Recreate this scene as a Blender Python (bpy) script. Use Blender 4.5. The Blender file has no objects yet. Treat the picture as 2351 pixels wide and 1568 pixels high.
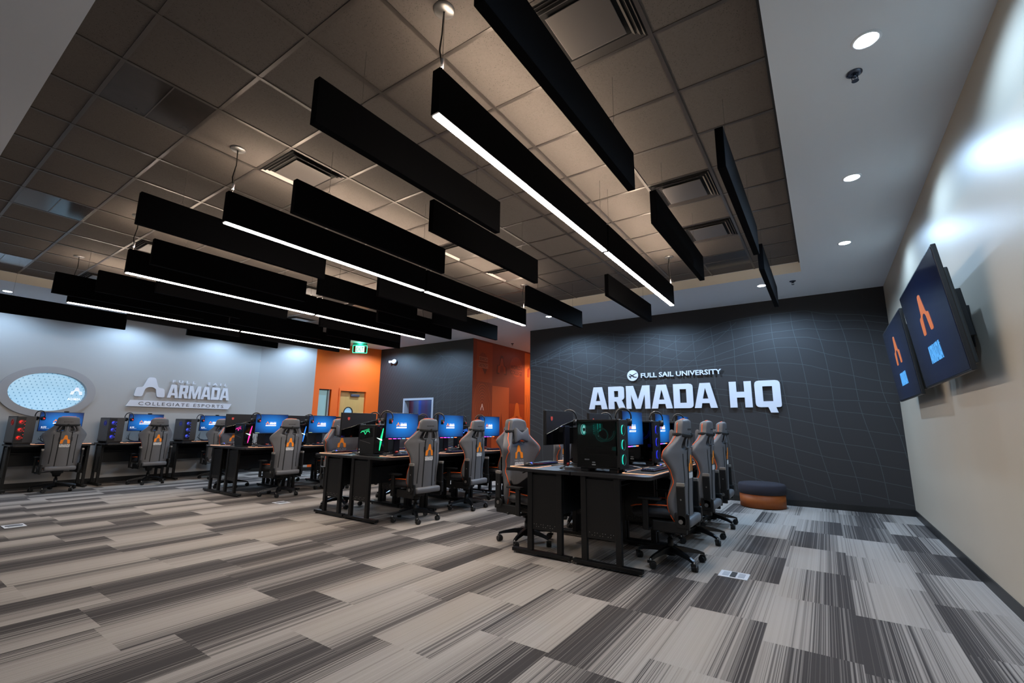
import bpy, bmesh, math, random
from mathutils import Vector, Matrix
from mathutils.bvhtree import BVHTree
from math import sin, cos, pi, radians
random.seed(7)
SC = bpy.context.scene
COL = SC.collection
# ------------------------------------------------------------------ camera, world, exposure
cam_d = bpy.data.cameras.new('camera'); cam_d.lens = 15.894; cam_d.sensor_width = 36; cam_d.clip_start = 0.02
cam = bpy.data.objects.new('camera', cam_d); COL.objects.link(cam)
yaw, pit, rol = 0.599941629, 0.184490640, 0.0106925067
fw = Vector((-sin(yaw)*cos(pit), cos(yaw)*cos(pit), sin(pit)))
rt = Vector((cos(yaw), sin(yaw), 0)); up = rt.cross(fw)
r2 = rt*cos(rol)+up*sin(rol); u2 = up*cos(rol)-rt*sin(rol)
M = Matrix((r2, u2, -fw)).transposed().to_4x4(); M.translation = Vector((0, 0, 1.26))
cam.matrix_world = M
SC.camera = cam
w = bpy.data.worlds.new('world'); SC.world = w; w.use_nodes = True
w.node_tree.nodes['Background'].inputs[0].default_value = (.55, .7, 1, 1)
w.node_tree.nodes['Background'].inputs[1].default_value = 0.006
SC.view_settings.view_transform = 'Standard'; SC.view_settings.look = 'None'
SC.view_settings.gamma = 1; SC.view_settings.use_curve_mapping = False
SC.view_settings.exposure = 0.45
COOL = (.46, .70, 1.0); WARM = (1.0, .80, .62)
K_STRIP = 72.0; K_UP = 52.0; K_DOWN = 1.0; K_WALLWASH = 1.0
# room numbers
XR, XL, YB, YF = .99, -12.7, 9.19, -2.6
ZC, ZR = 3.55, 3.71
RX0, RX1, RY0, RY1 = -11.06, -.08, .435, 7.67
PX, PY = .613, .6017

# ------------------------------------------------------------------ materials
def lin(h):
    h = h.lstrip('#'); o = []
    for i in (0, 2, 4):
        c = int(h[i:i+2], 16)/255
        o.append(c/12.92 if c <= .04045 else ((c+.055)/1.055)**2.4)
    return tuple(o)+(1,)
MATS = {}
def mat(name, col, rough=.6, metal=0, emit=None, es=0, bump=0, bscale=200, var=0, vscale=8, coat=0, spec=.5):
    if name in MATS: return MATS[name]
    m = bpy.data.materials.new(name); m.use_nodes = True; nt = m.node_tree; b = nt.nodes['Principled BSDF']
    c = lin(col) if isinstance(col, str) else tuple(col)+(1,)
    b.inputs['Base Color'].default_value = c
    b.inputs['Roughness'].default_value = rough; b.inputs['Metallic'].default_value = metal
    b.inputs['Coat Weight'].default_value = coat; b.inputs['Specular IOR Level'].default_value = spec
    if emit is not None:
        b.inputs['Emission Color'].default_value = lin(emit) if isinstance(emit, str) else tuple(emit)+(1,)
        b.inputs['Emission Strength'].default_value = es
    if bump or var:
        tc = nt.nodes.new('ShaderNodeTexCoord')
        if var:
            n = nt.nodes.new('ShaderNodeTexNoise'); n.inputs['Scale'].default_value = vscale; n.inputs['Detail'].default_value = 4
            nt.links.new(tc.outputs['Object'], n.inputs['Vector'])
            mx = nt.nodes.new('ShaderNodeMix'); mx.data_type = 'RGBA'
            mx.inputs[6].default_value = tuple(x*(1-var) for x in c[:3])+(1,)
            mx.inputs[7].default_value = tuple(min(1, x*(1+var)) for x in c[:3])+(1,)
            nt.links.new(n.outputs['Fac'], mx.inputs[0]); nt.links.new(mx.outputs[2], b.inputs['Base Color'])
        if bump:
            n = nt.nodes.new('ShaderNodeTexNoise'); n.inputs['Scale'].default_value = bscale
            nt.links.new(tc.outputs['Object'], n.inputs['Vector'])
            bp = nt.nodes.new('ShaderNodeBump'); bp.inputs['Strength'].default_value = bump; bp.inputs['Distance'].default_value = .002
            nt.links.new(n.outputs['Fac'], bp.inputs['Height']); nt.links.new(bp.outputs['Normal'], b.inputs['Normal'])
    MATS[name] = m; return m

class NT:
    """small expression builder for procedural node materials"""
    def __init__(s, name):
        s.m = bpy.data.materials.new(name); s.m.use_nodes = True; s.nt = s.m.node_tree; s.b = s.nt.nodes['Principled BSDF']; MATS[name] = s.m
    def N(s, t, **k):
        n = s.nt.nodes.new(t)
        for a, v in k.items(): setattr(n, a, v)
        return n
    def put(s, inp, v):
        if isinstance(v, bpy.types.NodeSocket): s.nt.links.new(v, inp)
        else: inp.default_value = v
    def math(s, op, a, b=0.0, c=0.0):
        n = s.N('ShaderNodeMath', operation=op); s.put(n.inputs[0], a); s.put(n.inputs[1], b); s.put(n.inputs[2], c); return n.outputs[0]
    def pos(s):
        g = s.N('ShaderNodeTexCoord'); x = s.N('ShaderNodeSeparateXYZ'); s.nt.links.new(g.outputs['Object'], x.inputs[0]); s.obj = g.outputs['Object']
        return x.outputs[0], x.outputs[1], x.outputs[2]
    def comb(s, a, b, c):
        n = s.N('ShaderNodeCombineXYZ'); s.put(n.inputs[0], a); s.put(n.inputs[1], b); s.put(n.inputs[2], c); return n.outputs[0]
    def white(s, v):
        n = s.N('ShaderNodeTexWhiteNoise', noise_dimensions='3D'); s.put(n.inputs['Vector'], v); return n.outputs['Value']
    def noise(s, v, scale, detail=2):
        n = s.N('ShaderNodeTexNoise'); s.put(n.inputs['Vector'], v); n.inputs['Scale'].default_value = scale; n.inputs['Detail'].default_value = detail; return n.outputs['Fac']
    def mix(s, f, a, b):
        n = s.N('ShaderNodeMix', data_type='RGBA'); s.put(n.inputs[0], f); s.put(n.inputs[6], a); s.put(n.inputs[7], b); return n.outputs[2]
    def ramp(s, f, lo, hi):
        n = s.N('ShaderNodeMapRange', clamp=True); s.put(n.inputs[0], f); n.inputs[1].default_value = lo; n.inputs[2].default_value = hi; return n.outputs[0]

def carpet():
    s = NT('carpet'); x, y, z = s.pos(); m = s.math
    u = m('DIVIDE', m('SUBTRACT', x, .05), .489); cx = m('FLOOR', u); fu = m('FRACT', u)
    off = s.white(s.comb(cx, 3.3, 1.7))
    v = m('ADD', m('DIVIDE', y, .915), off); cy = m('FLOOR', v); fv = m('FRACT', v)
    r = s.white(s.comb(cx, cy, 5.1)); r2 = s.white(s.comb(cx, cy, 9.4))
    # density ramps light to dark and back across the tile width, cut at a different place per tile
    ph = m('FRACT', m('ADD', m('MULTIPLY', fu, m('ADD', .42, m('MULTIPLY', r2, .16))), r))
    tri = m('ABSOLUTE', m('SUBTRACT', m('MULTIPLY', ph, 2.0), 1.0))
    dens = s.ramp(tri, .10, .92)
    ln = m('FLOOR', m('MULTIPLY', x, 230.0))
    rn = s.white(s.comb(ln, cy, cx)); rn2 = s.white(s.comb(m('FLOOR', m('MULTIPLY', x, 90.0)), cy, 2.0))
    a = m('ADD', dens, m('MULTIPLY', m('SUBTRACT', rn, .5), .62)); a = m('ADD', a, m('MULTIPLY', m('SUBTRACT', rn2, .5), .30))
    dark = s.ramp(a, .86, .20)   # 1 where light
    dark = m('MULTIPLY', dark, m('ADD', .86, m('MULTIPLY', rn, .2)))
    col = s.mix(dark, lin('#423d3b'), lin('#a59c94'))
    pile = s.noise(s.obj, 420, 3)
    col2 = s.mix(s.ramp(pile, .3, .7), col, s.mix(.22, col, (0.03, .03, .03, 1)))
    s.put(s.b.inputs['Base Color'], col2); s.b.inputs['Roughness'].default_value = .95; s.b.inputs['Specular IOR Level'].default_value = .15
    bp = s.N('ShaderNodeBump'); bp.inputs['Strength'].default_value = .5; bp.inputs['Distance'].default_value = .003
    s.put(bp.inputs['Height'], m('ADD', pile, m('MULTIPLY', rn, .4))); s.nt.links.new(bp.outputs[0], s.b.inputs['Normal'])
    return s.m
def tilemat():
    s = NT('ceiling_tile'); x, y, z = s.pos(); m = s.math
    v = s.N('ShaderNodeTexVoronoi'); v.inputs['Scale'].default_value = 75; v.inputs['Randomness'].default_value = 1; s.put(v.inputs['Vector'], s.obj)
    sp = s.ramp(v.outputs['Distance'], .13, .24)
    cl = s.ramp(s.noise(s.obj, 9, 3), .35, .62)
    f = m('MAXIMUM', sp, m('SUBTRACT', 1.0, cl))
    n = s.noise(s.obj, 60, 4)
    base = s.mix(n, lin('#544e4a'), lin('#625b56'))
    s.put(s.b.inputs['Base Color'], s.mix(f, lin('#2c2927'), base)); s.b.inputs['Roughness'].default_value = .9
    return s.m
def wood(name, a, b, sx=4, sz=.6, rough=.45):
    s = NT(name); x, y, z = s.pos(); m = s.math
    v = s.comb(m('MULTIPLY', x, sx*10), m('MULTIPLY', y, sx*10), m('MULTIPLY', z, sz*6))
    n = s.noise(v, 1.0, 6); n2 = s.noise(s.comb(m('MULTIPLY', x, 90), m('MULTIPLY', y, 90), m('MULTIPLY', z, 3)), 1, 3)
    s.put(s.b.inputs['Base Color'], s.mix(m('MULTIPLY', m('ADD', n, n2), .5), lin(a), lin(b))); s.b.inputs['Roughness'].default_value = rough
    return s.m
def screenmat(name, c0, c1, es, hw, hh):
    """picture on a display: a radial blue gradient in the screen's own coordinates"""
    s = NT(name); x, y, z = s.pos(); m = s.math
    d = m('SQRT', m('ADD', m('POWER', m('ABSOLUTE', m('DIVIDE', x, hw)), 2.0), m('POWER', m('ABSOLUTE', m('DIVIDE', z, hh)), 2.0)))
    s.put(s.b.inputs['Emission Color'], s.mix(s.ramp(d, .15, 1.25), lin(c0), lin(c1)))
    s.b.inputs['Emission Strength'].default_value = es; s.b.inputs['Base Color'].default_value = (.01, .01, .012, 1); s.b.inputs['Roughness'].default_value = .25
    return s.m
def vinyl_dots():
    """frosted pale blue window film with small triangles, lit from the room behind"""
    s = NT('window_film'); x, y, z = s.pos(); m = s.math
    row = m('DIVIDE', z, .058); cz = m('FLOOR', row); fz = m('FRACT', row)
    col = m('ADD', m('DIVIDE', x, .075), m('MULTIPLY', cz, .37)); fx = m('FRACT', col)
    hgt = m('SUBTRACT', .62, fz); tri = m('LESS_THAN', m('ABSOLUTE', m('SUBTRACT', fx, .5)), m('MULTIPLY', m('MAXIMUM', hgt, 0.0), .36))
    tri = m('MULTIPLY', tri, m('GREATER_THAN', fz, .18))
    n = s.noise(s.obj, 1.3, 2)
    base = s.mix(n, lin('#86c2e8'), lin('#bfe4fa'))
    s.put(s.b.inputs['Emission Color'], s.mix(tri, base, lin('#3c7fae'))); s.b.inputs['Emission Strength'].default_value = .62
    s.b.inputs['Base Color'].default_value = (.1, .15, .2, 1); s.b.inputs['Roughness'].default_value = .2
    return s.m
def glass(name='clear_glass', tint='#ffffff', rough=.02):
    if name in MATS: return MATS[name]
    m = bpy.data.materials.new(name); m.use_nodes = True; nt = m.node_tree; nt.nodes.clear()
    o = nt.nodes.new('ShaderNodeOutputMaterial'); t = nt.nodes.new('ShaderNodeBsdfTransparent'); g = nt.nodes.new('ShaderNodeBsdfGlossy'); mx = nt.nodes.new('ShaderNodeMixShader'); f = nt.nodes.new('ShaderNodeLayerWeight'); pw_ = nt.nodes.new('ShaderNodeMath'); pw_.operation = 'POWER'; ml = nt.nodes.new('ShaderNodeMath'); ml.operation = 'MULTIPLY_ADD'
    t.inputs[0].default_value = lin(tint); g.inputs['Roughness'].default_value = rough; f.inputs[0].default_value = .5; pw_.inputs[1].default_value = 4; ml.inputs[1].default_value = .5; ml.inputs[2].default_value = .04
    nt.links.new(f.outputs['Facing'], pw_.inputs[0]); nt.links.new(pw_.outputs[0], ml.inputs[0]); nt.links.new(ml.outputs[0], mx.inputs[0]); nt.links.new(t.outputs[0], mx.inputs[1]); nt.links.new(g.outputs[0], mx.inputs[2]); nt.links.new(mx.outputs[0], o.inputs[0])
    MATS[name] = m; return m

M_CARPET = carpet(); M_TILE = tilemat()
M_BAR = mat('ceiling_grid_metal', '#5e5854', .3, .55)
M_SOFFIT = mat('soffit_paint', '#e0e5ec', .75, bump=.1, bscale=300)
M_FASCIA_LIT = mat('fascia_lit_warm', '#efe8da', .7)  # same paint as the soffit, with warm strip light put into the colour
M_RWALL = mat('right_wall_paint', '#b4a998', .42, bump=.15, bscale=120, var=.03, vscale=2)
M_LWALL = mat('left_wall_paint', '#a8a4a0', .7, bump=.1, bscale=150)
M_MURAL = mat('mural_dark', '#211f20', .62, bump=.25, bscale=350)
M_MLINE = mat('mural_line', '#3d4144', .62)
M_ORANGE = mat('orange_paint', '#ec6104', .5, bump=.1, bscale=150)
M_BASE = mat('baseboard_rubber', '#141312', .45, var=.3, vscale=20)
M_BLACK = mat('black_plastic', '#09090a', .45)
M_GLOSS = mat('gloss_black', '#060607', .08, coat=.5)
M_FELT = mat('acoustic_felt', '#070709', .95, bump=.4, bscale=500, spec=.1)
M_METAL = mat('black_metal', '#0a0a0b', .42, .2, bump=.1, bscale=400)
M_DESK = mat('desk_laminate', '#161517', .42, bump=.08, bscale=300)
M_DESKEDGE = mat('desk_edge', '#0e0e0f', .35)
M_STRIP = mat('light_diffuser', '#ffffff', .5, emit=(1, .87, .75), es=K_STRIP)
M_UPGLOW = mat('uplight_diffuser', '#ffffff', .5, emit=(1, .80, .62), es=K_UP)
M_WHITE = mat('white_acrylic', '#cfd0d8', .45)
M_CHROME = mat('chrome', '#c8c8c8', .18, 1)
M_SILVER = mat('silver_metal', '#8c8a88', .35, .8)
M_STEEL = mat('steel_wire', '#6e6a66', .4, .8)
M_LEATH = mat('grey_leather', '#5e5e61', .5, bump=.25, bscale=260)
M_FAB = mat('grey_fabric', '#626265', .8, bump=.5, bscale=700)
M_DLEATH = mat('dark_leather', '#2d2d30', .5, bump=.2, bscale=260)
M_PIPE = mat('orange_piping', '#f0601c', .5)
M_LOGO = mat('orange_print', '#f58a0c', .55)
M_TXT = mat('white_print', '#dcdcdc', .6)
M_DTXT = mat('dark_print', '#2a2a2c', .7)
M_STRAP = mat('black_strap', '#101011', .8)
M_BEIGE = mat('grey_bracket', '#8f8880', .4, .4)
M_RUBBER = mat('caster_rubber', '#0b0b0c', .5)

# ------------------------------------------------------------------ mesh helpers
class MB:
    """collects shapes, each with its own material, into ONE mesh"""
    def __init__(s): s.bm = bmesh.new(); s.mats = []; s.sm = set()
    def mi(s, m):
        if m not in s.mats: s.mats.append(m)
        return s.mats.index(m)
    def _fin(s, faces, m, smooth=False):
        i = s.mi(m)
        for f in faces: f.material_index = i; f.smooth = smooth
    def box(s, a, b, m, bev=0, T=None, smooth=False):
        a = Vector(a); b = Vector(b); c = (a+b)/2; d = b-a
        r = bmesh.ops.create_cube(s.bm, size=1, matrix=Matrix.Translation(c) @ Matrix.Diagonal((*[abs(t) for t in d], 1)))
        vs = r['verts']; fs = list({f for v in vs for f in v.link_faces})
        if bev:
            es = list({e for f in fs for e in f.edges})
            q = bmesh.ops.bevel(s.bm, geom=es, offset=bev, segments=2, affect='EDGES', profile=.6)
            vs = list({v for f in q['faces'] for v in f.verts} | {v for v in vs if v.is_valid}); fs = list({f for v in vs for f in v.link_faces})
        if T is not None: bmesh.ops.transform(s.bm, matrix=T, verts=vs)
        s._fin(fs, m, smooth); return vs
    def cyl(s, p, q, r1, m, r2=None, seg=16, caps=True, smooth=True):
        p = Vector(p); q = Vector(q); r2 = r1 if r2 is None else r2; d = q-p; L = d.length
        R = d.to_track_quat('Z', 'Y').to_matrix().to_4x4(); R.translation = (p+q)/2
        g = bmesh.ops.create_cone(s.bm, cap_ends=caps, segments=seg, radius1=r1, radius2=r2, depth=L, matrix=R)
        fs = list({f for v in g['verts'] for f in v.link_faces}); i = s.mi(m)
        for f in fs: f.material_index = i; f.smooth = smooth and len(f.verts) == 4
        return g['verts']
    def ell(s, c, r, m, seg=16, R=None):
        T = Matrix.Translation(Vector(c)) @ (R if R else Matrix()) @ Matrix.Diagonal((*r, 1))
        g = bmesh.ops.create_uvsphere(s.bm, u_segments=seg, v_segments=max(6, seg//2), radius=1, matrix=T)
        s._fin({f for v in g['verts'] for f in v.link_faces}, m, True); return g['verts']
    def tube(s, pts, r, m, seg=6, closed=False, flat=None):
        pts = [Vector(p) for p in pts]; n = len(pts); rings = []; nrm = None
        for i, p in enumerate(pts):
            a = pts[(i-1) % n] if (closed or i > 0) else p; b = pts[(i+1) % n] if (closed or i < n-1) else p
            t = (b-a).normalized()
            if nrm is None: nrm = t.orthogonal().normalized() if flat is None else Vector(flat)
            nrm = (nrm-t*nrm.dot(t)).normalized(); bn = t.cross(nrm)
            rr = r if not isinstance(r, tuple) else None
            ring = []
            for k in range(seg):
                an = 2*pi*k/seg
                o = nrm*cos(an)*(rr or r[0])+bn*sin(an)*(rr or r[1])
                ring.append(s.bm.verts.new(p+o))
            rings.append(ring)
        fs = []
        for i in range(n if closed else n-1):
            A = rings[i]; B = rings[(i+1) % n]
            for k in range(seg): fs.append(s.bm.faces.new((A[k], A[(k+1) % seg], B[(k+1) % seg], B[k])))
        if not closed:
            fs.append(s.bm.faces.new(rings[0][::-1])); fs.append(s.bm.faces.new(rings[-1]))
        s._fin(fs, m, seg > 4)
    def torus(s, c, R, r, m, T=None, seg=28, a0=0, a1=2*pi, rseg=8):
        full = abs(a1-a0-2*pi) < 1e-6; n = seg if full else seg+1
        pts = [Vector((cos(a0+(a1-a0)*i/seg)*R, sin(a0+(a1-a0)*i/seg)*R, 0)) for i in range(n)]
        if T is None: T = Matrix()
        s.tube([Vector(c)+(T @ p) for p in pts], r, m, rseg, full)
    def quad(s, pts, m):
        f = s.bm.faces.new([s.bm.verts.new(p) for p in pts]); s._fin([f], m)
    def lathe(s, prof, m, c=(0, 0, 0), seg=24, smooth=True, sx=1, sy=1):
        rings = []
        for r, z in prof: rings.append([s.bm.verts.new((c[0]+cos(2*pi*k/seg)*r*sx, c[1]+sin(2*pi*k/seg)*r*sy, c[2]+z)) for k in range(seg)])
        fs = []
        for A, B in zip(rings, rings[1:]):
            for k in range(seg): fs.append(s.bm.faces.new((A[k], A[(k+1) % seg], B[(k+1) % seg], B[k])))
        s._fin(fs, m, smooth)
        c2 = []
        if prof[0][0] > 1e-4: c2.append(s.bm.faces.new(rings[0][::-1]))
        if prof[-1][0] > 1e-4: c2.append(s.bm.faces.new(rings[-1]))
        s._fin(c2, m)
    def plate(s, loops, T, m, depth=.004, fn=None):
        """flat outline (outer loops and holes by fill) extruded; loops in (x,y), T maps to place, fn may bend"""
        cu = bpy.data.curves.new('tmp', 'CURVE'); cu.dimensions = '2D'; cu.fill_mode = 'BOTH'; cu.extrude = depth/2
        for lp in loops:
            sp = cu.splines.new('POLY'); sp.points.add(len(lp)-1); sp.use_cyclic_u = True
            for i, p in enumerate(lp): sp.points[i].co = (p[0], p[1], 0, 1)
        s._curve(cu, T, m, fn)
    def text(s, body, T, m, w=None, h=None, depth=.004, bold=0.0, fn=None, align='CENTER', spacing=1.0):
        cu = bpy.data.curves.new('tmp', 'FONT'); cu.body = body; cu.size = 1; cu.extrude = .0001; cu.offset = bold; cu.align_x = 'LEFT'; cu.space_character = spacing; cu.resolution_u = 2
        s._curve(cu, T, m, fn, fit=(w, h, depth, align))
    def _curve(s, cu, T, m, fn=None, fit=None):
        ob = bpy.data.objects.new('tmp', cu); COL.objects.link(ob)
        dg = bpy.context.evaluated_depsgraph_get(); dg.update()
        me = bpy.data.meshes.new_from_object(ob.evaluated_get(dg))
        vs = [v.co.copy() for v in me.vertices]
        if fit:
            w_, h_, dp, al = fit
            x0 = min(v.x for v in vs); x1 = max(v.x for v in vs); y0 = min(v.y for v in vs); y1 = max(v.y for v in vs)
            sx = (w_/(x1-x0)) if w_ else None; sy = (h_/(y1-y0)) if h_ else None
            sx = sx or sy; sy = sy or sx
            ox = {'CENTER': -(x0+x1)/2, 'LEFT': -x0, 'RIGHT': -x1}[al]
            vs = [Vector(((v.x+ox)*sx, (v.y-(y0+y1)/2)*sy, dp/2 if v.z > 0 else -dp/2)) for v in vs]
        if fn: vs = [Vector(fn(v)) for v in vs]
        bv = [s.bm.verts.new(T @ v) for v in vs]; fs = []
        for p in me.polygons:
            try: fs.append(s.bm.faces.new([bv[i] for i in p.vertices]))
            except ValueError: pass
        s._fin(fs, m)
        bpy.data.objects.remove(ob); bpy.data.curves.remove(cu); bpy.data.meshes.remove(me)
    def mesh(s, name):
        bmesh.ops.recalc_face_normals(s.bm, faces=s.bm.faces)
        me = bpy.data.meshes.new(name); s.bm.to_mesh(me); s.bm.free()
        for m in s.mats: me.materials.append(m)
        return me
    def obj(s, name, parent=None, loc=None):
        o = bpy.data.objects.new(name, s.mesh(name)); COL.objects.link(o)
        if parent: o.parent = parent
        if loc: o.location = loc
        return o
def sheet_obj(name, verts, faces, m, thick, sub=2, parent=None, crease=0):
    me = bpy.data.meshes.new(name+'_s'); me.from_pydata(verts, [], faces); me.update()
    o = bpy.data.objects.new('tmp', me); COL.objects.link(o)
    a = o.modifiers.new('s', 'SOLIDIFY'); a.thickness = thick; a.offset = 0
    b = o.modifiers.new('b', 'SUBSURF'); b.levels = sub; b.render_levels = sub
    dg = bpy.context.evaluated_depsgraph_get(); dg.update()
    me2 = bpy.data.meshes.new_from_object(o.evaluated_get(dg)); me2.name = name
    bpy.data.objects.remove(o)
    for p in me2.polygons: p.use_smooth = True
    me2.materials.clear(); me2.materials.append(m)
    o = bpy.data.objects.new(name, me2); COL.objects.link(o)
    if parent: o.parent = parent
    return o
def thing(name, label, cat, loc=(0, 0, 0), rz=0, group=None):
    o = bpy.data.objects.new(name, None); o.empty_display_size = .1; COL.objects.link(o)
    o.location = loc; o.rotation_euler = (0, 0, rz); return tag(o, label, cat, group)
def tag(o, label, cat, group=None):
    o['label'] = label; o['category'] = cat
    if group: o['group'] = group
    return o
def struct(o): o['kind'] = 'structure'; return o
def dup(root, loc, rz, label, swap=None):
    r = root.copy(); COL.objects.link(r); r.location = loc; r.rotation_euler = (0, 0, rz); r['label'] = label
    def rec(a, b):
        for ch in list(a.children):
            c = ch.copy()
            if swap and c.data is not None and any(mm and mm.name in swap for mm in c.data.materials):
                c.data = c.data.copy()
                for i, mm in enumerate(c.data.materials):
                    if mm and mm.name in swap: c.data.materials[i] = swap[mm.name]
            COL.objects.link(c); c.parent = b; rec(ch, c)
    rec(root, r); return r
def kids(o):
    return list(o.children)
def rpoly(pts, r, seg=4):
    """polygon with rounded corners; r scalar or per-corner list"""
    out = []; n = len(pts)
    for i in range(n):
        p = Vector(pts[i]).to_2d(); a = Vector(pts[i-1]).to_2d(); b = Vector(pts[(i+1) % n]).to_2d()
        rr = r[i] if isinstance(r, (list, tuple)) else r
        da = a-p; db = b-p; q = min(rr, da.length*.45, db.length*.45)
        if q < 1e-5: out.append(tuple(p)); continue
        s0 = p+da.normalized()*q; s1 = p+db.normalized()*q
        for k in range(seg+1):
            t = k/seg; out.append(tuple(s0*(1-t)**2+p*2*t*(1-t)+s1*t*t))
    return out
def ellipse(cx, cy, rx, ry, n=48): return [(cx+cos(2*pi*i/n)*rx, cy+sin(2*pi*i/n)*ry) for i in range(n)]
def TM(o, ax, ay, az=None):
    ax = Vector(ax).normalized(); ay = Vector(ay).normalized(); az = ax.cross(ay)
    m = Matrix((ax, ay, az)).transposed().to_4x4(); m.translation = Vector(o); return m
def emblem(wd, ht, cx=0, cy=0):
    """the arch-shaped letter emblem, unit outline scaled to wd x ht"""
    P = [(-.5, 0), (-.24, 0), (-.17, .42), (-.07, .50), (.07, .50), (.17, .42), (.24, 0), (.5, 0), (.46, .40), (.42, .46), (.25, .49), (.13, .94), (.08, 1), (-.08, 1), (-.13, .94), (-.25, .49), (-.42, .46), (-.46, .40)]
    return [[(cx+x*wd, cy+y*ht) for x, y in rpoly(P, .07, 3)]]
LET = {
 'A': (.88, [[(0, 0), (.26, 0), (.30, .19), (.58, .19), (.62, 0), (.88, 0), (.64, 1), (.24, 1)], [(.33, .37), (.55, .37), (.44, .80)]]),
 'R': (.76, [rpoly([(0, 0), (.26, 0), (.26, .33), (.36, .33), (.48, 0), (.76, 0), (.60, .38), (.71, .46), (.71, 1), (0, 1)], [0, 0, 0, 0, 0, 0, 0, .05, .14, 0], 3), [(.26, .53), (.45, .53), (.45, .80), (.26, .80)]]),
 'M': (1.0, [[(0, 0), (.21, 0), (.21, .62), (.40, 0), (.60, 0), (.79, .62), (.79, 0), (1, 0), (1, 1), (.70, 1), (.5, .38), (.30, 1), (0, 1)]]),
 'D': (.75, [rpoly([(0, 0), (.75, 0), (.75, 1), (0, 1)], [0, .15, .15, 0], 3), [(.25, .22), (.50, .22), (.50, .78), (.25, .78)]]),
 'H': (.80, [[(0, 0), (.26, 0), (.26, .38), (.54, .38), (.54, 0), (.80, 0), (.80, 1), (.54, 1), (.54, .60), (.26, .60), (.26, 1), (0, 1)]]),
 'Q': (.87, [rpoly([(0, 0), (.42, 0), (.49, -.2), (.74, -.2), (.68, 0), (.87, 0), (.87, 1), (0, 1)], [.16, .02, 0, 0, .02, .16, .16, .16], 3), [(.27, .22), (.60, .22), (.60, .78), (.27, .78)]])}
def word(mb, body, T, m, w, h, depth=.004, fn=None, gap=.06):
    tot = sum(LET[c][0] for c in body)+gap*(len(body)-1); x = -w/2; k = w/tot
    for c in body:
        mb.plate([[(x+px*k, py*h) for px, py in lp] for lp in LET[c][1]], T, m, depth, fn); x += (LET[c][0]+gap)*k

# ================================================================== THE ROOM
mb = MB(); mb.quad([(-13.2, YF, 0), (1.3, YF, 0), (1.3, 14, 0), (-13.2, 14, 0)], M_CARPET); floor = struct(mb.obj('floor'))
# ceiling: dark tiles in the recess, painted soffit round it
mb = MB(); mb.quad([(RX0, RY0, ZR), (RX0, RY1, ZR), (RX1, RY1, ZR), (RX1, RY0, ZR)], M_TILE); struct(mb.obj('ceiling'))
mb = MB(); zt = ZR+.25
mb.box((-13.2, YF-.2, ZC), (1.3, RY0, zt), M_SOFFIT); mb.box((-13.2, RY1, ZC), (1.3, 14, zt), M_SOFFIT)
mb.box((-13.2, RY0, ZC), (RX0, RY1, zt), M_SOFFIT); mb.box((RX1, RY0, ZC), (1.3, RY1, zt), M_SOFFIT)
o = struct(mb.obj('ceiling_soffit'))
# black angle trim along the soffit edge and the T-bar grid
mb = MB()
gx = [-.68-PX*i for i in range(17)]; gy = [.715+PY*i for i in range(12)]
for x in gx: mb.box((x-.013, RY0, ZR-.007), (x+.013, RY1, ZR+.001), M_BAR)
for y in gy: mb.box((RX0, y-.013, ZR-.005), (RX1, y+.013, ZR+.0015), M_BAR)
mb.box((RX0, RY0, ZR-.02), (RX1, RY0+.02, ZR+.001), M_BLACK); mb.box((RX1-.02, RY0, ZR-.02), (RX1, RY1, ZR+.001), M_BLACK)
struct(mb.obj('trim_1'))
mb = MB(); mb.box((RX0-.001, RY1-.004, ZC), (RX1, RY1, ZR-.008), M_FASCIA_LIT); mb.box((RX0, RY0, ZC), (RX0+.004, RY1-.004, ZR-.008), M_FASCIA_LIT); struct(mb.obj('fascia_lit_skin'))  # thin skins over the soffit's inner faces, carrying the painted warm light
# right wall
mb = MB(); mb.box((XR, YF, 0), (XR+.2, YB+.2, ZC+.1), M_RWALL); struct(mb.obj('wall_right'))
mb = MB(); mb.box((-13.2, YF-.2, 0), (1.3, YF, ZC+.1), M_LWALL); struct(mb.obj('wall_front'))

# ---- dark back wall with the printed terrain
def ipl(tab, x):
    for (a, b), (c, d) in zip(tab, tab[1:]):
        if x <= c: return b+(d-b)*max(0, (x-a))/(c-a)
    return tab[-1][1]
LIFT = [0]
def ribbon(mb, pts, T, wd, m, lift=.0015):
    LIFT[0] += 1; lift += (LIFT[0] % 120)*1.2e-5
    for p, q in zip(pts, pts[1:]):
        a = Vector((p[0], p[1], lift)); b = Vector((q[0], q[1], lift)); d = (b-a)
        if d.length < 1e-4: continue
        n = Vector((-d.y, d.x, 0)).normalized()*wd/2
        mb.quad([T @ v for v in (a-n, b-n, b+n, a+n)], m)
R1 = [(-5.75, 2.78), (-5.26, 2.94), (-4.69, 3.15), (-3.86, 3.32), (-3.41, 3.21), (-2.9, 3.18), (-2.43, 3.09), (-2.17, 3.06), (-1.92, 3.07), (-1.43, 3.23), (-1.14, 3.27), (-.59, 3.29), (-.11, 3.29), (.19, 3.19), (.6, 3.13), (.99, 3.03)]
R2 = [(-5.75, 2.7), (-5.04, 2.57), (-4.21, 2.26), (-3.09, 2.11), (-1.8, 2.01), (-.59, 1.83), (.01, 1.74), (.45, 1.72), (.99, 1.66)]
def clip(pts, x0, x1, z0, z1):
    out = []; cur = []
    for p in pts:
        if x0 <= p[0] <= x1 and z0 <= p[1] <= z1: cur.append(p)
        else:
            if len(cur) > 1: out.append(cur)
            cur = []
    if len(cur) > 1: out.append(cur)
    return out
mb = MB(); mb.box((-5.748, YB, 0), (XR+.2, YB+.2, ZC+.1), M_MURAL)
Tb = TM((0, YB, 0), (1, 0, 0), (0, 0, 1)); lw = .0085
xs = [-5.74+i*.06 for i in range(113)]
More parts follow.
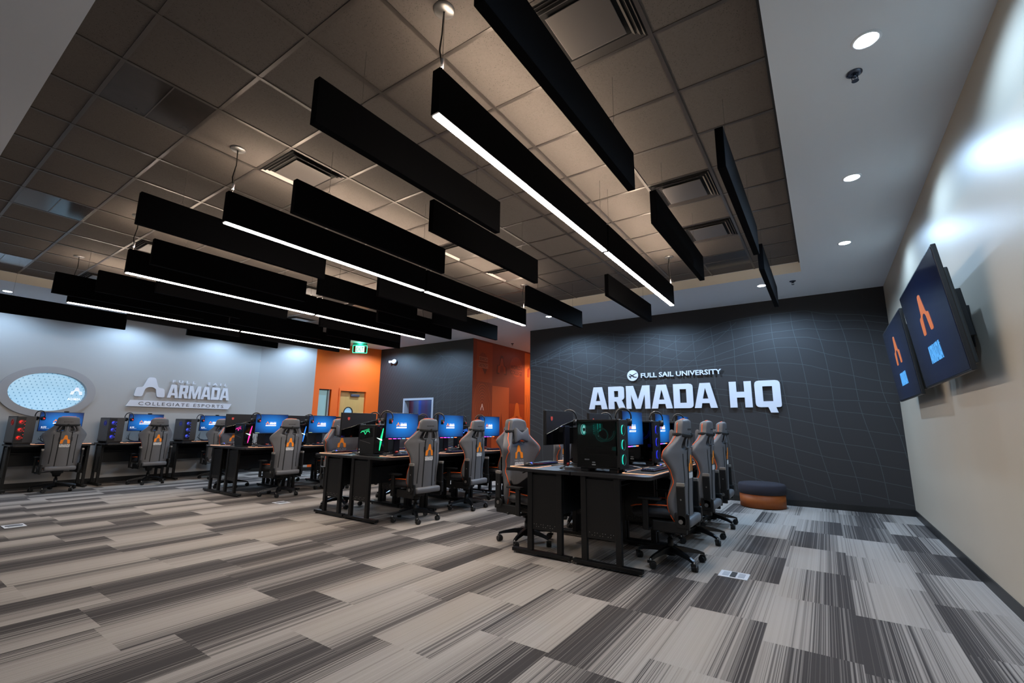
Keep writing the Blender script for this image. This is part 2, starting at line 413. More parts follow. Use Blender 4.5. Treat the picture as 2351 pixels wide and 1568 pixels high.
def hill(x, t):   # t 0 ridge .. 1 valley
    a = ipl(R1, x); b = ipl(R2, x)
    wob = .13*sin(x*1.5+t*4.2)*sin(pi*t)+.03*sin(x*3.4-t*6)*sin(pi*t)
    return a*(1-t)+b*t+wob
for k in range(8):
    t = (k/7)**1.15; pts = [(x, hill(x, t)) for x in xs]
    for seg in clip(pts, -5.745, .985, 0, 3.54): ribbon(mb, seg, Tb, lw, M_MLINE)
xv = [-5.6+.33*i for i in range(21)]
for i, x0 in enumerate(xv):
    sh = .02 if x0 < -1.5 else .06+.055*(x0+1.5)
    pts = [(x0+sh*t+.02*sin(t*5+i), hill(x0+sh*t, t)) for t in [j/16 for j in range(17)]]
    for seg in clip(pts, -5.745, .985, 0, 3.54): ribbon(mb, seg, Tb, lw, M_MLINE)
for i in range(7):   # diagonal run of the steep hillside on the left
    x0 = -5.7+i*.5
    pts = [(x0+t*1.5, hill(x0, .92)+(hill(x0+1.5, .03)-hill(x0, .92))*(t**1.25)) for t in [j/12 for j in range(13)]]
    for seg in clip(pts, -5.745, -.2, 0, 3.54): ribbon(mb, seg, Tb, lw*.8, M_MLINE)
def low(x, k):   # lower slope lines fall to the right
    return ipl(R2, x)-.10-.20*k-(.05+.035*k)*(x+2.2)*.6-.03*sin(x*1.6+k*.5)
for k in range(13):
    pts = [(x, low(x, k)) for x in xs]
    for seg in clip(pts, -5.745, .985, .105, 3.5): ribbon(mb, seg, Tb, lw, M_MLINE)
for i in range(19):
    x0 = -5.45+.35*i; z0 = ipl(R2, x0)-.02
    pts = [(x0+.22*(1 if x0 > -2 else .4)*t+.02*sin(t*6+i), z0*(1-t)+.03*t) for t in [j/14 for j in range(15)]]
    for seg in clip(pts, -5.745, .985, .105, 3.5): ribbon(mb, seg, Tb, lw, M_MLINE)
struct(mb.obj('wall_back'))

# ---- dark wall left of the corridor (window cut in)
Td = Tb; WX0, WX1, WZ0, WZ1 = -10.05, -8.93, .95, 1.97
mb = MB()
mb.plate([[(-11.3, 0), (-7.529, 0), (-7.529, ZC+.1), (-11.3, ZC+.1)], [(WX0, WZ0), (WX1, WZ0), (WX1, WZ1), (WX0, WZ1)]], TM((0, YB+.075, 0), (1, 0, 0), (0, 0, 1)), M_MURAL, .15)
for i in range(46):   # fan of fine diagonals
    xb = -12.3+i*.085; zb = 1.0+.012*i
    pts = []
    for j in range(49):
        t = j/48; pts.append((xb+t*(1.25+.02*i)+.05*sin(t*4+i*.4), zb+t*(2.35-.028*i)-.16*sin(t*pi)))
    for seg in clip(pts, -11.2, -7.54, .1, 3.42):
        ribbon(mb, seg, Tb, .006, M_MLINE)
for pts in ([(-9.0, 3.43), (-8.64, 3.15), (-8.27, 3.12), (-7.9, 2.85), (-7.54, 2.77)], [(-9.66, 3.0), (-9.2, 3.22), (-8.64, 3.15), (-8.3, 2.9), (-7.9, 2.75), (-7.54, 2.92)], [(-9.5, 2.5), (-9.0, 2.95), (-8.64, 3.15), (-8.5, 2.6)], [(-8.27, 3.12), (-8.6, 2.3), (-9.1, 1.9)], [(-7.9, 2.85), (-8.3, 2.2), (-8.9, 1.75)]):
    ribbon(mb, pts, Tb, .008, M_MLINE)
for k in range(13):
    pts = [(-9.6+.1*j, 2.55-.17*k+.012*(j-10)*k*.35+.05*sin(j*.4+k)) for j in range(21)]
    for seg in clip(pts, -8.9+.0*k, -7.54, .12, 2.9): ribbon(mb, seg, Tb, lw, M_MLINE)
for i in range(6):
    pts = [(-8.75+.24*i-.06*t, 2.6-.08*i-2.4*t) for t in [j/10 for j in range(11)]]
    for seg in clip(pts, -8.9, -7.54, .12, 2.9): ribbon(mb, seg, Tb, lw, M_MLINE)
inwin = [f for f in mb.bm.faces if len(f.verts) == 4 and f.material_index == mb.mi(M_MLINE) and any(WX0 < v.co.x < WX1 and WZ0 < v.co.z < WZ1 for v in f.verts) or (len(f.verts) == 4 and f.material_index == mb.mi(M_MLINE) and WX0 < f.calc_center_median().x < WX1 and WZ0 < f.calc_center_median().z < WZ1)]
bmesh.ops.delete(mb.bm, geom=inwin, context='FACES')
struct(mb.obj('wall_back_left'))
# window in that wall, looking into a booth with coloured drapes
mb = MB()
for a, b in (((WX0-.04, YB-.02, WZ0-.04), (WX0+.02, YB+.16, WZ1+.04)), ((WX1-.02, YB-.02, WZ0-.04), (WX1+.04, YB+.16, WZ1+.04)), ((WX0+.02, YB-.02, WZ1-.02), (WX1-.02, YB+.16, WZ1+.04)), ((WX0+.02, YB-.02, WZ0-.04), (WX1-.02, YB+.16, WZ0+.02))):
    mb.box(a, b, mat('window_frame_grey', '#9aa0ac', .5))
o = struct(mb.obj('window_2'))
mb = MB(); mb.box((WX0+.03, YB+.07, WZ0+.03), (WX1-.03, YB+.08, WZ1-.03), glass()); mb.obj('window_pane', o)
def drape():
    s = NT('booth_drape'); x, y, z = s.pos(); m = s.math
    n = s.noise(s.comb(m('MULTIPLY', x, 14.0), 0.0, m('MULTIPLY', z, .3)), 1.0, 2)
    t = m('ADD', m('DIVIDE', m('ADD', x, 11.3), 1.5), m('MULTIPLY', m('SUBTRACT', n, .5), .10))
    r = s.N('ShaderNodeValToRGB'); s.put(r.inputs[0], t); e = r.color_ramp.elements
    e[0].position = 0; e[0].color = lin('#15141c'); e[1].position = 1; e[1].color = lin('#35587c')
    for p, c in ((.15, '#4a2630'), (.28, '#4c2c4e'), (.40, '#4a74a4'), (.50, '#6a8ab4'), (.57, '#1c62e0'), (.62, '#4450a4'), (.74, '#554080'), (.86, '#345a94')):
        k = e.new(p); k.color = lin(c)
    s.put(s.b.inputs['Base Color'], r.outputs[0]); s.b.inputs['Roughness'].default_value = .8; return s.m
mb = MB()
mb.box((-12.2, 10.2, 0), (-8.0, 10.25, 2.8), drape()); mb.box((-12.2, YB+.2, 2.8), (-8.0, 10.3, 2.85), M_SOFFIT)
mb.box((-12.25, YB+.16, 0), (-12.2, 10.3, 2.85), M_BLACK); mb.box((-8.0, YB+.16, 0), (-7.95, 10.3, 2.85), M_BLACK)
struct(mb.obj('wall_booth'))
l = bpy.data.lights.new('booth_fill', 'POINT'); l.energy = 11; l.color = (.62, .70, 1); l.shadow_soft_size = .15  # unseen fill added to brighten the booth behind the window
lo = bpy.data.objects.new('booth_fill', l); COL.objects.link(lo); lo.location = (-10.3, 9.65, 2.5)

# ---- corridor with the orange printed wall
M_O1 = mat('print_orange_a', '#8e3a22', .45, var=.12, vscale=2); M_O2 = mat('print_orange_b', '#a8431f', .45, var=.1, vscale=3)
M_O3 = mat('print_orange_c', '#c25a2e', .45); M_O4 = mat('print_orange_d', '#6e2c1c', .45); M_O5 = mat('print_orange_e', '#d86a2c', .45)
XC = -7.529
Tc = TM((XC, 0, 0), (0, 1, 0), (0, 0, 1))
mb = MB()
mb.box((XC-.1, YB+.15, 0), (XC, 14, ZC+.1), M_O1)
mb.box((XC-.1, YB+.002, 0), (XC+.003, YB+.155, ZC+.1), M_O1)
def rect(a, b, c, d): return [[(a, b), (c, b), (c, d), (a, d)]]
T2 = Tc @ Matrix.Translation((0, 0, .001)); T3 = Tc @ Matrix.Translation((0, 0, .0022)); T4 = Tc @ Matrix.Translation((0, 0, .0034))
mb.plate(rect(9.21, 2.42, 10.05, 3.5), T2, M_O2, .0005)
mb.plate(rect(10.06, .4, 10.88, 2.35), T2, M_O3, .0005)
mb.plate(rect(10.9, .4, 11.7, 1.9), T2, M_O2, .0005); mb.plate(rect(11.72, .1, 12.6, 3.5), T2, M_O5, .0005)
for k in range(9):
    R = .10+.065*k
    pts = [(9.62+R*.62*cos(a), 1.72+R*1.15*sin(a)) for a in [i*pi/24 for i in range(49)]]
    for seg in clip(pts, 9.2, 10.05, .3, 2.4): ribbon(mb, seg, Tc, .012, M_O3, .003)
mb.plate(emblem(.15, .17, 9.62, 1.66), T3, mat('print_pale', '#e8b4a0', .5), .0005)
mb.plate([ellipse(9.62, 3.0, .19, .22)], T3, M_O1, .0005)
mb.plate(rect(9.45, 2.98, 9.83, 3.10), T4, mat('print_rose', '#b8694e', .5), .0005)
mb.plate(rect(9.42, 2.80, 9.85, 2.93), T4, MATS['print_rose'], .0005)
mb.plate([[(9.6, 2.78), (9.8, 2.78), (9.72, 2.62)]], T3, M_O4, .0005)
T5 = Tc @ Matrix.Translation((0, 0, .0046))
mb.text('SEARCH', T5 @ Matrix.Translation((9.64, 3.04, 0)), M_O4, .34, .085, .0005, .02)
mb.text('DESTROY', T5 @ Matrix.Translation((9.635, 2.865, 0)), M_O4, .39, .09, .0005, .02)
mb.plate(emblem(.52, .55, 10.5, 2.70), T3, M_O4, .0005); mb.plate(emblem(.40, .43, 10.5, 2.74), T4, M_O2, .0005)
mb.plate([ellipse(11.25, 3.0, .33, .30)], T3, M_O2, .0005)
mb.text('WORLDS', T4 @ Matrix.Translation((11.25, 2.98, 0)), M_O4, .62, .12, .0005, .02)
mb.text('COLLEGE', T4 @ Matrix.Translation((11.25, 2.82, 0)), M_O4, .62, .12, .0005, .02)
mb.plate([[(10.16, .9), (10.3, 1.25), (10.42, 1.1), (10.5, 1.62), (10.6, 1.1), (10.7, 1.22), (10.82, .9)]], T3, M_O1, .0005)
mb.plate(emblem(.64, .78, 11.3, 1.15), T3, M_O5, .0005)
mb.plate(emblem(.5, .6, 12.1, 2.75), T3, M_O2, .0005)
for k in range(7):
    a = 11.75+.12*k; ribbon(mb, [(a, .5), (a+.1, 1.0), (a+.02, 1.4), (a+.12, 1.9), (a+.05, 2.2)], Tc, .03, M_O3, .003)
struct(mb.obj('wall_corridor'))
mb = MB(); mb.box((XC, 13.9, 0), (-5.7, 14.0, ZC+.1), M_O5); mb.box((-5.748, YB+.2, 0), (-5.65, 14, ZC+.1), M_LWALL); struct(mb.obj('wall_corridor_end'))
mb = MB(); mb.box((XC, 12.05, 1.98), (XC+.02, 12.13, 2.22), M_SILVER, .004); tag(mb.obj('wall_plate'), 'small silver wall plate on the orange printed corridor wall', 'wall plate')

# ---- left wall with the oval opening
mb = MB(); OC = (2.27, 1.83)
mb.plate([[(YF, 0), (6.295, 0), (6.295, ZC+.1), (YF, ZC+.1)], ellipse(OC[0], OC[1], .575, .385)], TM((XL-.1, 0, 0), (0, 1, 0), (0, 0, 1)), M_LWALL, .2)
struct(mb.obj('wall_left'))
mb = MB(); Tl = TM((XL+.012, 0, 0), (0, 1, 0), (0, 0, 1))
mb.plate([rpoly(ellipse(OC[0], OC[1], .70, .50), 0), ellipse(OC[0], OC[1], .565, .375)], Tl, mat('oval_trim', '#9b9796', .6), .03)
mb.plate([ellipse(OC[0], OC[1], .578, .388), ellipse(OC[0], OC[1], .565, .375)], TM((XL-.08, 0, 0), (0, 1, 0), (0, 0, 1)), MATS['oval_trim'], .16)
o = struct(mb.obj('window_1'))
vf = vinyl_dots()
mb = MB(); mb.plate([ellipse(0, 0, .57, .38)], Matrix(), vf, .006)
p = mb.obj('window_pane', o); p.matrix_basis = TM((XL-.13, OC[0], OC[1]), (0, 1, 0), (0, 0, 1))
# the film's pattern uses the pane's own x and y: swap y into z
for n in vf.node_tree.nodes:
    if n.type == 'SEPXYZ':
        for l in list(vf.node_tree.links):
            if l.from_socket == n.outputs[2]: to = l.to_socket; vf.node_tree.links.new(n.outputs[1], to)
mb = MB(); Tw = TM((XL-.12, 0, 0), (0, 1, 0), (0, 0, 1))
mb.plate(emblem(.19, .15, 2.70, 1.80), Tw, mat('film_white', '#e8f0ff', .5, emit='#dfe6ff', es=.5), .004)
mb.text('ARMADA', Tw @ Matrix.Translation((2.68, 1.71, 0)) @ Matrix.Diagonal((-1, 1, 1, 1)), MATS['film_white'], .2, .055, .004, .03)
mb.obj('window_decal', o)
# ---- angled white wall, orange door wall
A0 = Vector((-11.75, 7.366, 0)); B0 = Vector((-11.207, 9.19, 0)); dO = (B0-A0).normalized(); nO = Vector((dO.y, -dO.x, 0))
C0 = Vector((XL, 6.295, 0)); dW = (A0-C0).normalized()
mb = MB(); LW = (A0-C0).length
mb.plate(rect(0, 0, LW, ZC+.1), TM(C0-Vector((dW.y, -dW.x, 0))*.05, dW, (0, 0, 1)), M_LWALL, .1); struct(mb.obj('wall_angled'))
TO = TM(A0, dO, (0, 0, 1)); TOb = TO @ Matrix.Translation((0, 0, -.075))
LO = 1.903
mb = MB(); mb.plate([[(0, 0), (LO, 0), (LO, ZC+.1), (0, ZC+.1)], [(.147, .1), (.49, .1), (.49, 2.235), (.147, 2.235)], [(.73, .004), (1.50, .004), (1.50, 2.215), (.73, 2.215)]], TOb, M_ORANGE, .15)
struct(mb.obj('wall_orange'))
mb = MB()
for lp, dp, zz in ((([(.70, 0), (.74, 0), (.74, 2.29), (.70, 2.29)],), .03, .012), (([(1.49, 0), (1.56, 0), (1.56, 2.29), (1.49, 2.29)],), .03, .012), (([(.74, 2.21), (1.49, 2.21), (1.49, 2.29), (.74, 2.29)],), .03, .012)):
    mb.plate(list(lp), TO @ Matrix.Translation((0, 0, zz)), M_ORANGE, dp)
mb.plate([[(.73, 0), (.745, 0), (.745, 2.215), (.73, 2.215)]], TOb, M_ORANGE, .15); mb.plate([[(1.485, 0), (1.50, 0), (1.50, 2.215), (1.485, 2.215)]], TOb, M_ORANGE, .15)
struct(mb.obj('trim_2'))
mwood = wood('door_maple', '#b98a46', '#d6a865', 1.2, .35, .4)
mb = MB(); dp = TO @ Matrix.Translation((0, 0, -.10))
mb.plate([[(.745, .01), (1.485, .01), (1.485, 2.20), (.745, 2.20)], ellipse(1.03, 1.60, .125, .145)], dp, mwood, .045)
dr = struct(mb.obj('door_1'))
mb = MB(); mb.plate([ellipse(1.03, 1.60, .14, .16), ellipse(1.03, 1.60, .112, .132)], TO @ Matrix.Translation((0, 0, -.072)), M_BLACK, .014); mb.obj('porthole_ring', dr)
mb = MB(); mb.plate([ellipse(1.03, 1.60, .113, .133)], TO @ Matrix.Translation((0, 0, -.10)), mat('porthole_glass', '#5f86a0', .15, emit='#8fb6cf', es=.55), .006); mb.obj('porthole_pane', dr)
mb = MB(); mb.box((1.06, 2.06, -.08), (1.32, 2.13, -.02), mat('door_closer', '#5c5660', .4, .5), .01, T=TO)
mb.tube([TO @ Vector(p) for p in ((1.1, 2.13, -.05), (1.0, 2.17, -.02), (1.25, 2.19, -.06))], .008, M_SILVER); mb.obj('door_closer', dr)
mb = MB(); mb.tube([TO @ Vector(p) for p in ((.80, 1.02, -.07), (.80, 1.02, -.03), (.90, 1.02, -.03))], .011, M_SILVER, 8); mb.obj('door_handle', dr)
mb = MB(); mb.plate([[(.147, .1), (.455, .1), (.455, 2.235), (.147, 2.235)]], TO @ Matrix.Translation((0, 0, -.12)), mat('sidelight_glass', '#6f8a8c', .12, emit='#84a3a6', es=.42), .008)
o = struct(mb.obj('window_3'))
mb = MB(); mb.plate([[(.40, .1), (.42, .1), (.42, 2.235), (.40, 2.235)]], TO @ Matrix.Translation((0, 0, -.11)), mat('sidelight_frame', '#2c3338', .4), .03)
mb.plate([[(.44, .1), (.462, .1), (.462, 2.235), (.44, 2.235)]], TO @ Matrix.Translation((0, 0, -.10)), mat('sidelight_trim', '#b9b3b6', .4), .05)
mb.plate([[(.147, 2.205), (.462, 2.205), (.462, 2.235), (.147, 2.235)]], TO @ Matrix.Translation((0, 0, -.11)), MATS['sidelight_frame'], .03); mb.obj('window_frame', o)

# ---- baseboards
for nm, a, b in (('baseboard_right', (XR-.012, YF, 0), (XR, YB, .095)), ('baseboard_back', (-5.748, YB-.012, 0), (XR-.012, YB, .095)), ('baseboard_back_left', (-11.2, YB-.012, 0), (XC, YB, .095)), ('baseboard_left', (XL, YF, 0), (XL+.012, 6.295, .10)), ('baseboard_corridor', (XC, YB, 0), (XC+.012, 13.9, .095))):
    mb = MB(); mb.box(a, b, M_BASE); struct(mb.obj(nm))
mb = MB(); mb.plate(rect(0, 0, LW, .1), TM(C0+Vector((dW.y, -dW.x, 0))*.006, dW, (0, 0, 1)), M_BASE, .012)
mb.plate(rect(0, 0, .70, .1), TO @ Matrix.Translation((0, 0, .006)), M_BASE, .012); mb.plate(rect(1.56, 0, LO, .1), TO @ Matrix.Translation((0, 0, .006)), M_BASE, .012); struct(mb.obj('baseboard_angled'))

# ================================================================== CEILING THINGS
DOWN = [((.42, 1.31), 'cool round downlight in the right soffit, nearest the camera end'), ((.42, 3.10), 'big bright round downlight beside a sprinkler in the right soffit'), ((.42, 4.92), 'bright downlight in the right soffit, second from the camera'), ((.415, 6.72), 'bright downlight in the right soffit above the far screen'),
        ((-.64, 8.12), 'bright downlight behind the rightmost far ceiling baffle'), ((-2.64, 8.12), 'downlight in the far soffit hidden behind the long lit baffle'), ((-4.63, 8.14), 'bright downlight behind the baffle at the left end of the dark sign wall'),
        ((-8.6, 8.14), 'downlight in the soffit before the dark fan-lined wall'), ((-10.50, 8.45), 'small downlight in the soffit beside the green exit sign'),
        ((-11.95, 1.35), 'flat bright downlight in the left soffit above the oval window'), ((-12.05, 3.34), 'downlight in the left soffit before the white wall lettering'), ((-12.05, 5.22), 'downlight in the left soffit near the angled white wall'), ((-11.75, -.6), 'downlight in the left soffit at its near end'), ((-2.6, -.7), 'unseen added downlight in the near soffit by the camera, right one'), ((-6.4, -.7), 'unseen added downlight in the near soffit by the camera, left one'), ((-11.70, 6.62), 'downlight in the left soffit before the angled white wall'),  # near-soffit pair is unseen, added to lift the soffit and cool the floor
        ((-6.65, 12.1), 'downlight in the corridor by the orange printed wall')]
M_LENS = mat('downlight_lens', '#ffffff', .5, emit=(.80, .90, 1), es=30)
def spot(loc, power, size=110, blend=.6, col=COOL, rad=.05, aim=(0, 0, -1)):
    l = bpy.data.lights.new('lamp', 'SPOT'); l.energy = power; l.spot_size = radians(size); l.spot_blend = blend; l.color = col; l.shadow_soft_size = rad
    o = bpy.data.objects.new('lamp', l); o.rotation_mode = 'QUATERNION'; o.rotation_quaternion = Vector(aim).to_track_quat('-Z', 'Y'); return o
for i, ((x, y), lab) in enumerate(DOWN):
    t = thing('downlight', lab, 'ceiling light', (x, y, ZC), 0, 'recessed round downlights')
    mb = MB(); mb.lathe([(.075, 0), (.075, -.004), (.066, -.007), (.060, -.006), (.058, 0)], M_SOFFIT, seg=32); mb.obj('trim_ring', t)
    mb = MB(); mb.cyl((0, 0, -.001), (0, 0, -.005), .058, M_LENS, seg=32); mb.obj('lens', t)
    if y < 0: pw = 15
    elif x > 0: pw = 78
    elif x < -11: pw = 85
    elif y > 11: pw = 150
    else: pw = 190
    s = spot((x, y, ZC), pw, 162 if y < 11 else 140, .5, COOL if y < 11 else (1, .74, .55)); COL.objects.link(s); s.parent = t; s.location = (0, 0, -.02)
# sprinklers
for (x, y, z), lab in (((.374, 3.38, ZC), 'small chrome sprinkler head beside the biggest bright downlight'), ((-.21, 8.12, ZC), 'tiny sprinkler head on the far soffit near the right corner'), ((-7.1, 10.4, ZC), 'dark sprinkler head on the corridor ceiling')):
    mb = MB(); mc = mat('sprinkler_metal', '#596070', .25, .9)
    mb.lathe([(.045, 0), (.045, -.006), (.03, -.014), (.022, -.014)], mc, seg=24); mb.cyl((0, 0, -.01), (0, 0, -.035), .010, mc)
    mb.tube([(.014, 0, -.02), (.016, 0, -.045), (0, 0, -.058)], .003, mc); mb.tube([(-.014, 0, -.02), (-.016, 0, -.045), (0, 0, -.058)], .003, mc); mb.cyl((0, 0, -.056), (0, 0, -.060), .020, mc)
    o = mb.obj('sprinkler', None, (x, y, z)); tag(o, lab, 'sprinkler')
# four-way air diffusers and dark troffer panels in the tile grid
def cell(ix, iy): return (-.68-PX*ix-PX/2, .715+PY*iy+PY/2)
def vent(ix, iy, lab):
    x, y = cell(ix, iy); t = thing('air_vent', lab, 'air vent', (x, y, ZR), 0, 'square four-way ceiling air vents')
    md = mat('vent_dark', '#050505', .8); mv = mat('vent_metal', '#6a6562', .35, .55)
    mb = MB(); mb.box((-.295, -.285, -.002), (.295, .285, -.001), md); mb.obj('vent_throat', t)
    mb = MB(); mb.box((-.19, -.185, -.022), (.19, .185, -.016), mv, .003); mb.obj('center_plate', t)
    mb = MB()
    for k in range(4):
        a = .215+.025*k; z0 = -.020+.005*k
        for sx, sy in ((1, 0), (-1, 0), (0, 1), (0, -1)):
            n = Vector((sx, sy, 0)); tt = Vector((-sy, sx, 0))
            p = [n*a-tt*a, n*a+tt*a, n*(a+.017)+tt*(a+.017), n*(a+.017)-tt*(a+.017)]
            zz = (z0+.012, z0+.012, z0-.002, z0-.002)
            mb.quad([Vector((q.x, q.y*.98, zc)) for q, zc in zip(p, zz)], mv)
    mb.obj('louvre', t)
VL = {0: 'right of the lit baffle', 5: 'between the two nearest lit baffles', 11: 'above the third lit baffle', 15: 'at the far left of the ceiling'}
VJ = {2: 'nearest row', 6: 'middle row', 8: 'farthest row'}
for ix in VL:
    for iy in VJ: vent(ix, iy, 'square ceiling air vent %s, %s of vents' % (VL[ix], VJ[iy]))
for ix, iy, lab in ((5, 0, 'dark glossy ceiling light panel with smudge marks, nearest the camera'), (10, 0, 'dark glossy ceiling light panel at the left, catching grey light'), (15, 0, 'dark glossy ceiling panel at the far left edge'), (0, 10, 'dark glossy ceiling panel near the far right recess corner')):
    x, y = cell(ix, iy); t = thing('ceiling_panel_light', lab, 'ceiling light', (x, y, ZR), 0, 'unlit glossy ceiling light panels')
    mg = mat('unlit_lens', '#3a3634', .16, var=.3, vscale=6)
    mb = MB(); mb.box((-.293, -.287, -.004), (.293, -.004, -.001), mg); mb.box((-.293, .004, -.004), (.293, .287, -.001), mg); mb.obj('lens', t)
    mb = MB(); mb.box((-.293, -.004, -.007), (.293, .004, -.001), M_BAR); mb.obj('divider', t)

# ---- lit linear baffles (pendants) and plain felt baffles
ZB0, ZB1 = 2.98, 3.28
def pendant(x, y0, y1, lab, canopy_end):
    t = thing('pendant_light', lab, 'pendant light', (x, (y0+y1)/2, ZB0), 0, 'long felt-sided pendant lights'); L = (y1-y0)/2
    mb = MB(); mb.box((-.03, -L, .008), (.03, L, .296), M_FELT, .003); mb.obj('housing', t)
    mb = MB(); mb.box((-.024, -L+.012, 0), (.024, L-.012, .0085), M_STRIP); mb.obj('diffuser', t)
    mb = MB(); mb.box((-.020, -L+.03, .2955), (.020, L-.03, .2972), M_UPGLOW); mb.obj('top_diffuser', t)
    s = canopy_end; yc = s*(L-.04)
    mb = MB(); mb.lathe([(.001, ZR-ZB0-.014), (.055, ZR-ZB0-.013), (.064, ZR-ZB0-.004), (.064, ZR-ZB0)], M_SILVER, (0, yc, 0), 28); mb.obj('canopy', t)
    mb = MB(); pts = [(0, yc, .30), (.004, yc, .34), (-.012, yc+.01*s, .45), (-.02, yc-.012*s, .58), (0, yc, ZR-ZB0-.014)]
    mb.tube(pts, .005, M_BLACK, 6); mb.tube([(.006, yc, .30), (.006, yc, ZR-ZB0-.01)], .0014, M_STEEL, 4); mb.cyl((.004, yc, .33), (.004, yc, .39), .009, M_WHITE, seg=8); mb.obj('power_cable', t)
    mb = MB(); mb.tube([(0, -yc*.96, .30), (0, -yc*.96, ZR-ZB0)], .0016, M_STEEL, 4); mb.cyl((0, -yc*.96, .298), (0, -yc*.96, .315), .006, M_SILVER, seg=8); mb.obj('wire', t)
for x, nm in ((-1.655, 'rightmost'), (-4.18, 'second from right'), (-6.63, 'third from right'), (-9.08, 'leftmost')):
    pendant(x, 1.62, 4.045, 'black pendant with glowing white strip, near half of the %s lit row' % nm, -1)
    pendant(x, 4.075, 6.50, 'black pendant with glowing white strip, far half of the %s lit row' % nm, 1)
BAF = [(-1.02, 1.22, 3.04, 'big black baffle crossing the top centre, right of the rightmost light'), (-1.045, 3.66, 5.52, 'black baffle below the square vent, right of the rightmost light'),
 (-.41, 3.07, 4.95, 'blue-sided black baffle nearest the right soffit'), (-.415, 5.46, 7.34, 'rightmost far black baffle pointing at the dark wall'),
 (-2.30, 1.28, 3.11, 'wide black baffle left of the rightmost light, near end'), (-2.77, 2.73, 4.56, 'black baffle just behind and left of the wide near one'),
 (-2.24, 5.50, 7.34, 'short-looking far black baffle left of the rightmost light end'), (-3.49, 1.845, 3.67, 'black baffle tucked right beside the second light row'),
 (-3.42, 5.36, 7.17, 'far black baffle before the left end of the sign wall'), (-4.86, 1.20, 3.04, 'black baffle at left, its near end beside the second light'),
 (-4.87, 3.86, 5.72, 'black baffle behind the far half of the second light, left side'), (-5.50, 3.37, 5.18, 'black baffle seen in the gap between second and third lights'),
 (-5.41, 5.49, 7.34, 'far black baffle before the orange corridor opening'), (-6.02, 1.67, 3.50, 'black baffle covering the near end of the third light'),
 (-6.15, 4.90, 6.77, 'far black baffle right of the third light'), (-7.32, 4.58, 6.46, 'far black baffle left of the third light'),
 (-7.30, 2.13, 3.96, 'black baffle left of the near half of the third light'), (-7.95, 1.67, 3.52, 'black baffle right of the leftmost light, near end'),
 (-7.95, 5.15, 7.02, 'far black baffle right of the leftmost light by the exit sign'), (-8.55, 1.36, 3.22, 'black baffle whose near end stands out above the leftmost light'),
 (-8.50, 3.60, 5.40, 'black baffle right of the leftmost light, middle'), (-9.70, 2.50, 4.33, 'black baffle below and left of the leftmost light, middle'),
 (-9.62, 4.75, 6.60, 'far black baffle left of the leftmost light before the orange wall'), (-10.40, 3.65, 5.50, 'black baffle nearest the white wall lettering'),
 (-10.85, .97, 2.80, 'leftmost black baffle before the oval window')]
for x, y0, y1, lab in BAF:
    t = thing('ceiling_baffle', lab, 'ceiling baffle', (x, (y0+y1)/2, ZB0), 0, 'black felt ceiling baffles'); L = (y1-y0)/2
    mb = MB(); mb.box((-.0275, -L, 0), (.0275, L, .30), M_FELT, .004); mb.obj('felt_panel', t)
    for s in (-1, 1):
        yy = s*(L-.32); mb = MB(); mb.tube([(0, yy, .33), (0, yy, ZR-ZB0)], .0014, M_STEEL, 4)
        mb.torus((0, yy, .315), .015, .0014, M_STEEL, Matrix.Rotation(pi/2, 4, 'Y'), 14, rseg=4); mb.obj('wire', t)

# ---- exit sign
t = thing('exit_sign', 'glowing green edge-lit EXIT sign hanging from the ceiling by the orange wall', 'exit sign', (-10.82, 8.10, ZC))
Te = TM((0, 0, 0), (dO+Vector((.7, 0, 0))), (0, 0, 1))
mb = MB(); mb.box((-.19, -.065, -.04), (.19, 0, .04), mat('exit_housing', '#3f6f62', .4, .4), .006, T=Te); mb.obj('housing', t)
mb = MB(); mb.box((-.20, -.285, -.004), (.20, -.065, .004), glass('exit_panel', '#b8e8d0'), T=Te); mb.obj('acrylic_panel', t)
mb = MB(); mg = mat('exit_green', '#20ffb0', .4, emit='#30f0a8', es=2.2)
mb.plate([rpoly([(-.20, -.287), (.20, -.287), (.20, -.065), (-.20, -.065)], .02), rpoly([(-.188, -.275), (.188, -.275), (.188, -.075), (-.188, -.075)], .015)], Te, mg, .012); mb.obj('edge_glow', t)
mb = MB(); mb.plate([[(-.12, -.262), (.12, -.262), (.12, -.085), (-.12, -.085)]], Te @ Matrix.Translation((0, 0, .006)), mat('exit_face', '#e8fff6', .4, emit='#d8fff0', es=1.6), .002)
mb.text('EXIT', Te @ Matrix.Translation((0, -.175, .009)), mat('exit_letters', '#067a50', .5, emit='#0a9a66', es=.5), .21, .13, .002, .02); mb.obj('lettering', t)
l = bpy.data.lights.new('lamp', 'POINT'); l.energy = 2.5; l.color = (.1, 1, .6); l.shadow_soft_size = .05
lo = bpy.data.objects.new('lamp', l); COL.objects.link(lo); lo.parent = t; lo.location = (.06, -.06, -.03)

# ---- emergency light head on the dark wall
t = thing('emergency_light', 'small white emergency light on the dark wall left of the window', 'emergency light', (-10.55, YB, 3.12))
mb = MB(); mb.ell((.02, -.055, 0), (.095, .055, .075), M_WHITE, 20); mb.obj('body', t)
mb = MB(); mb.cyl((-.07, -.06, .0), (-.15, -.10, -.01), .035, M_WHITE, .045, seg=16); mb.obj('lamp_head', t)

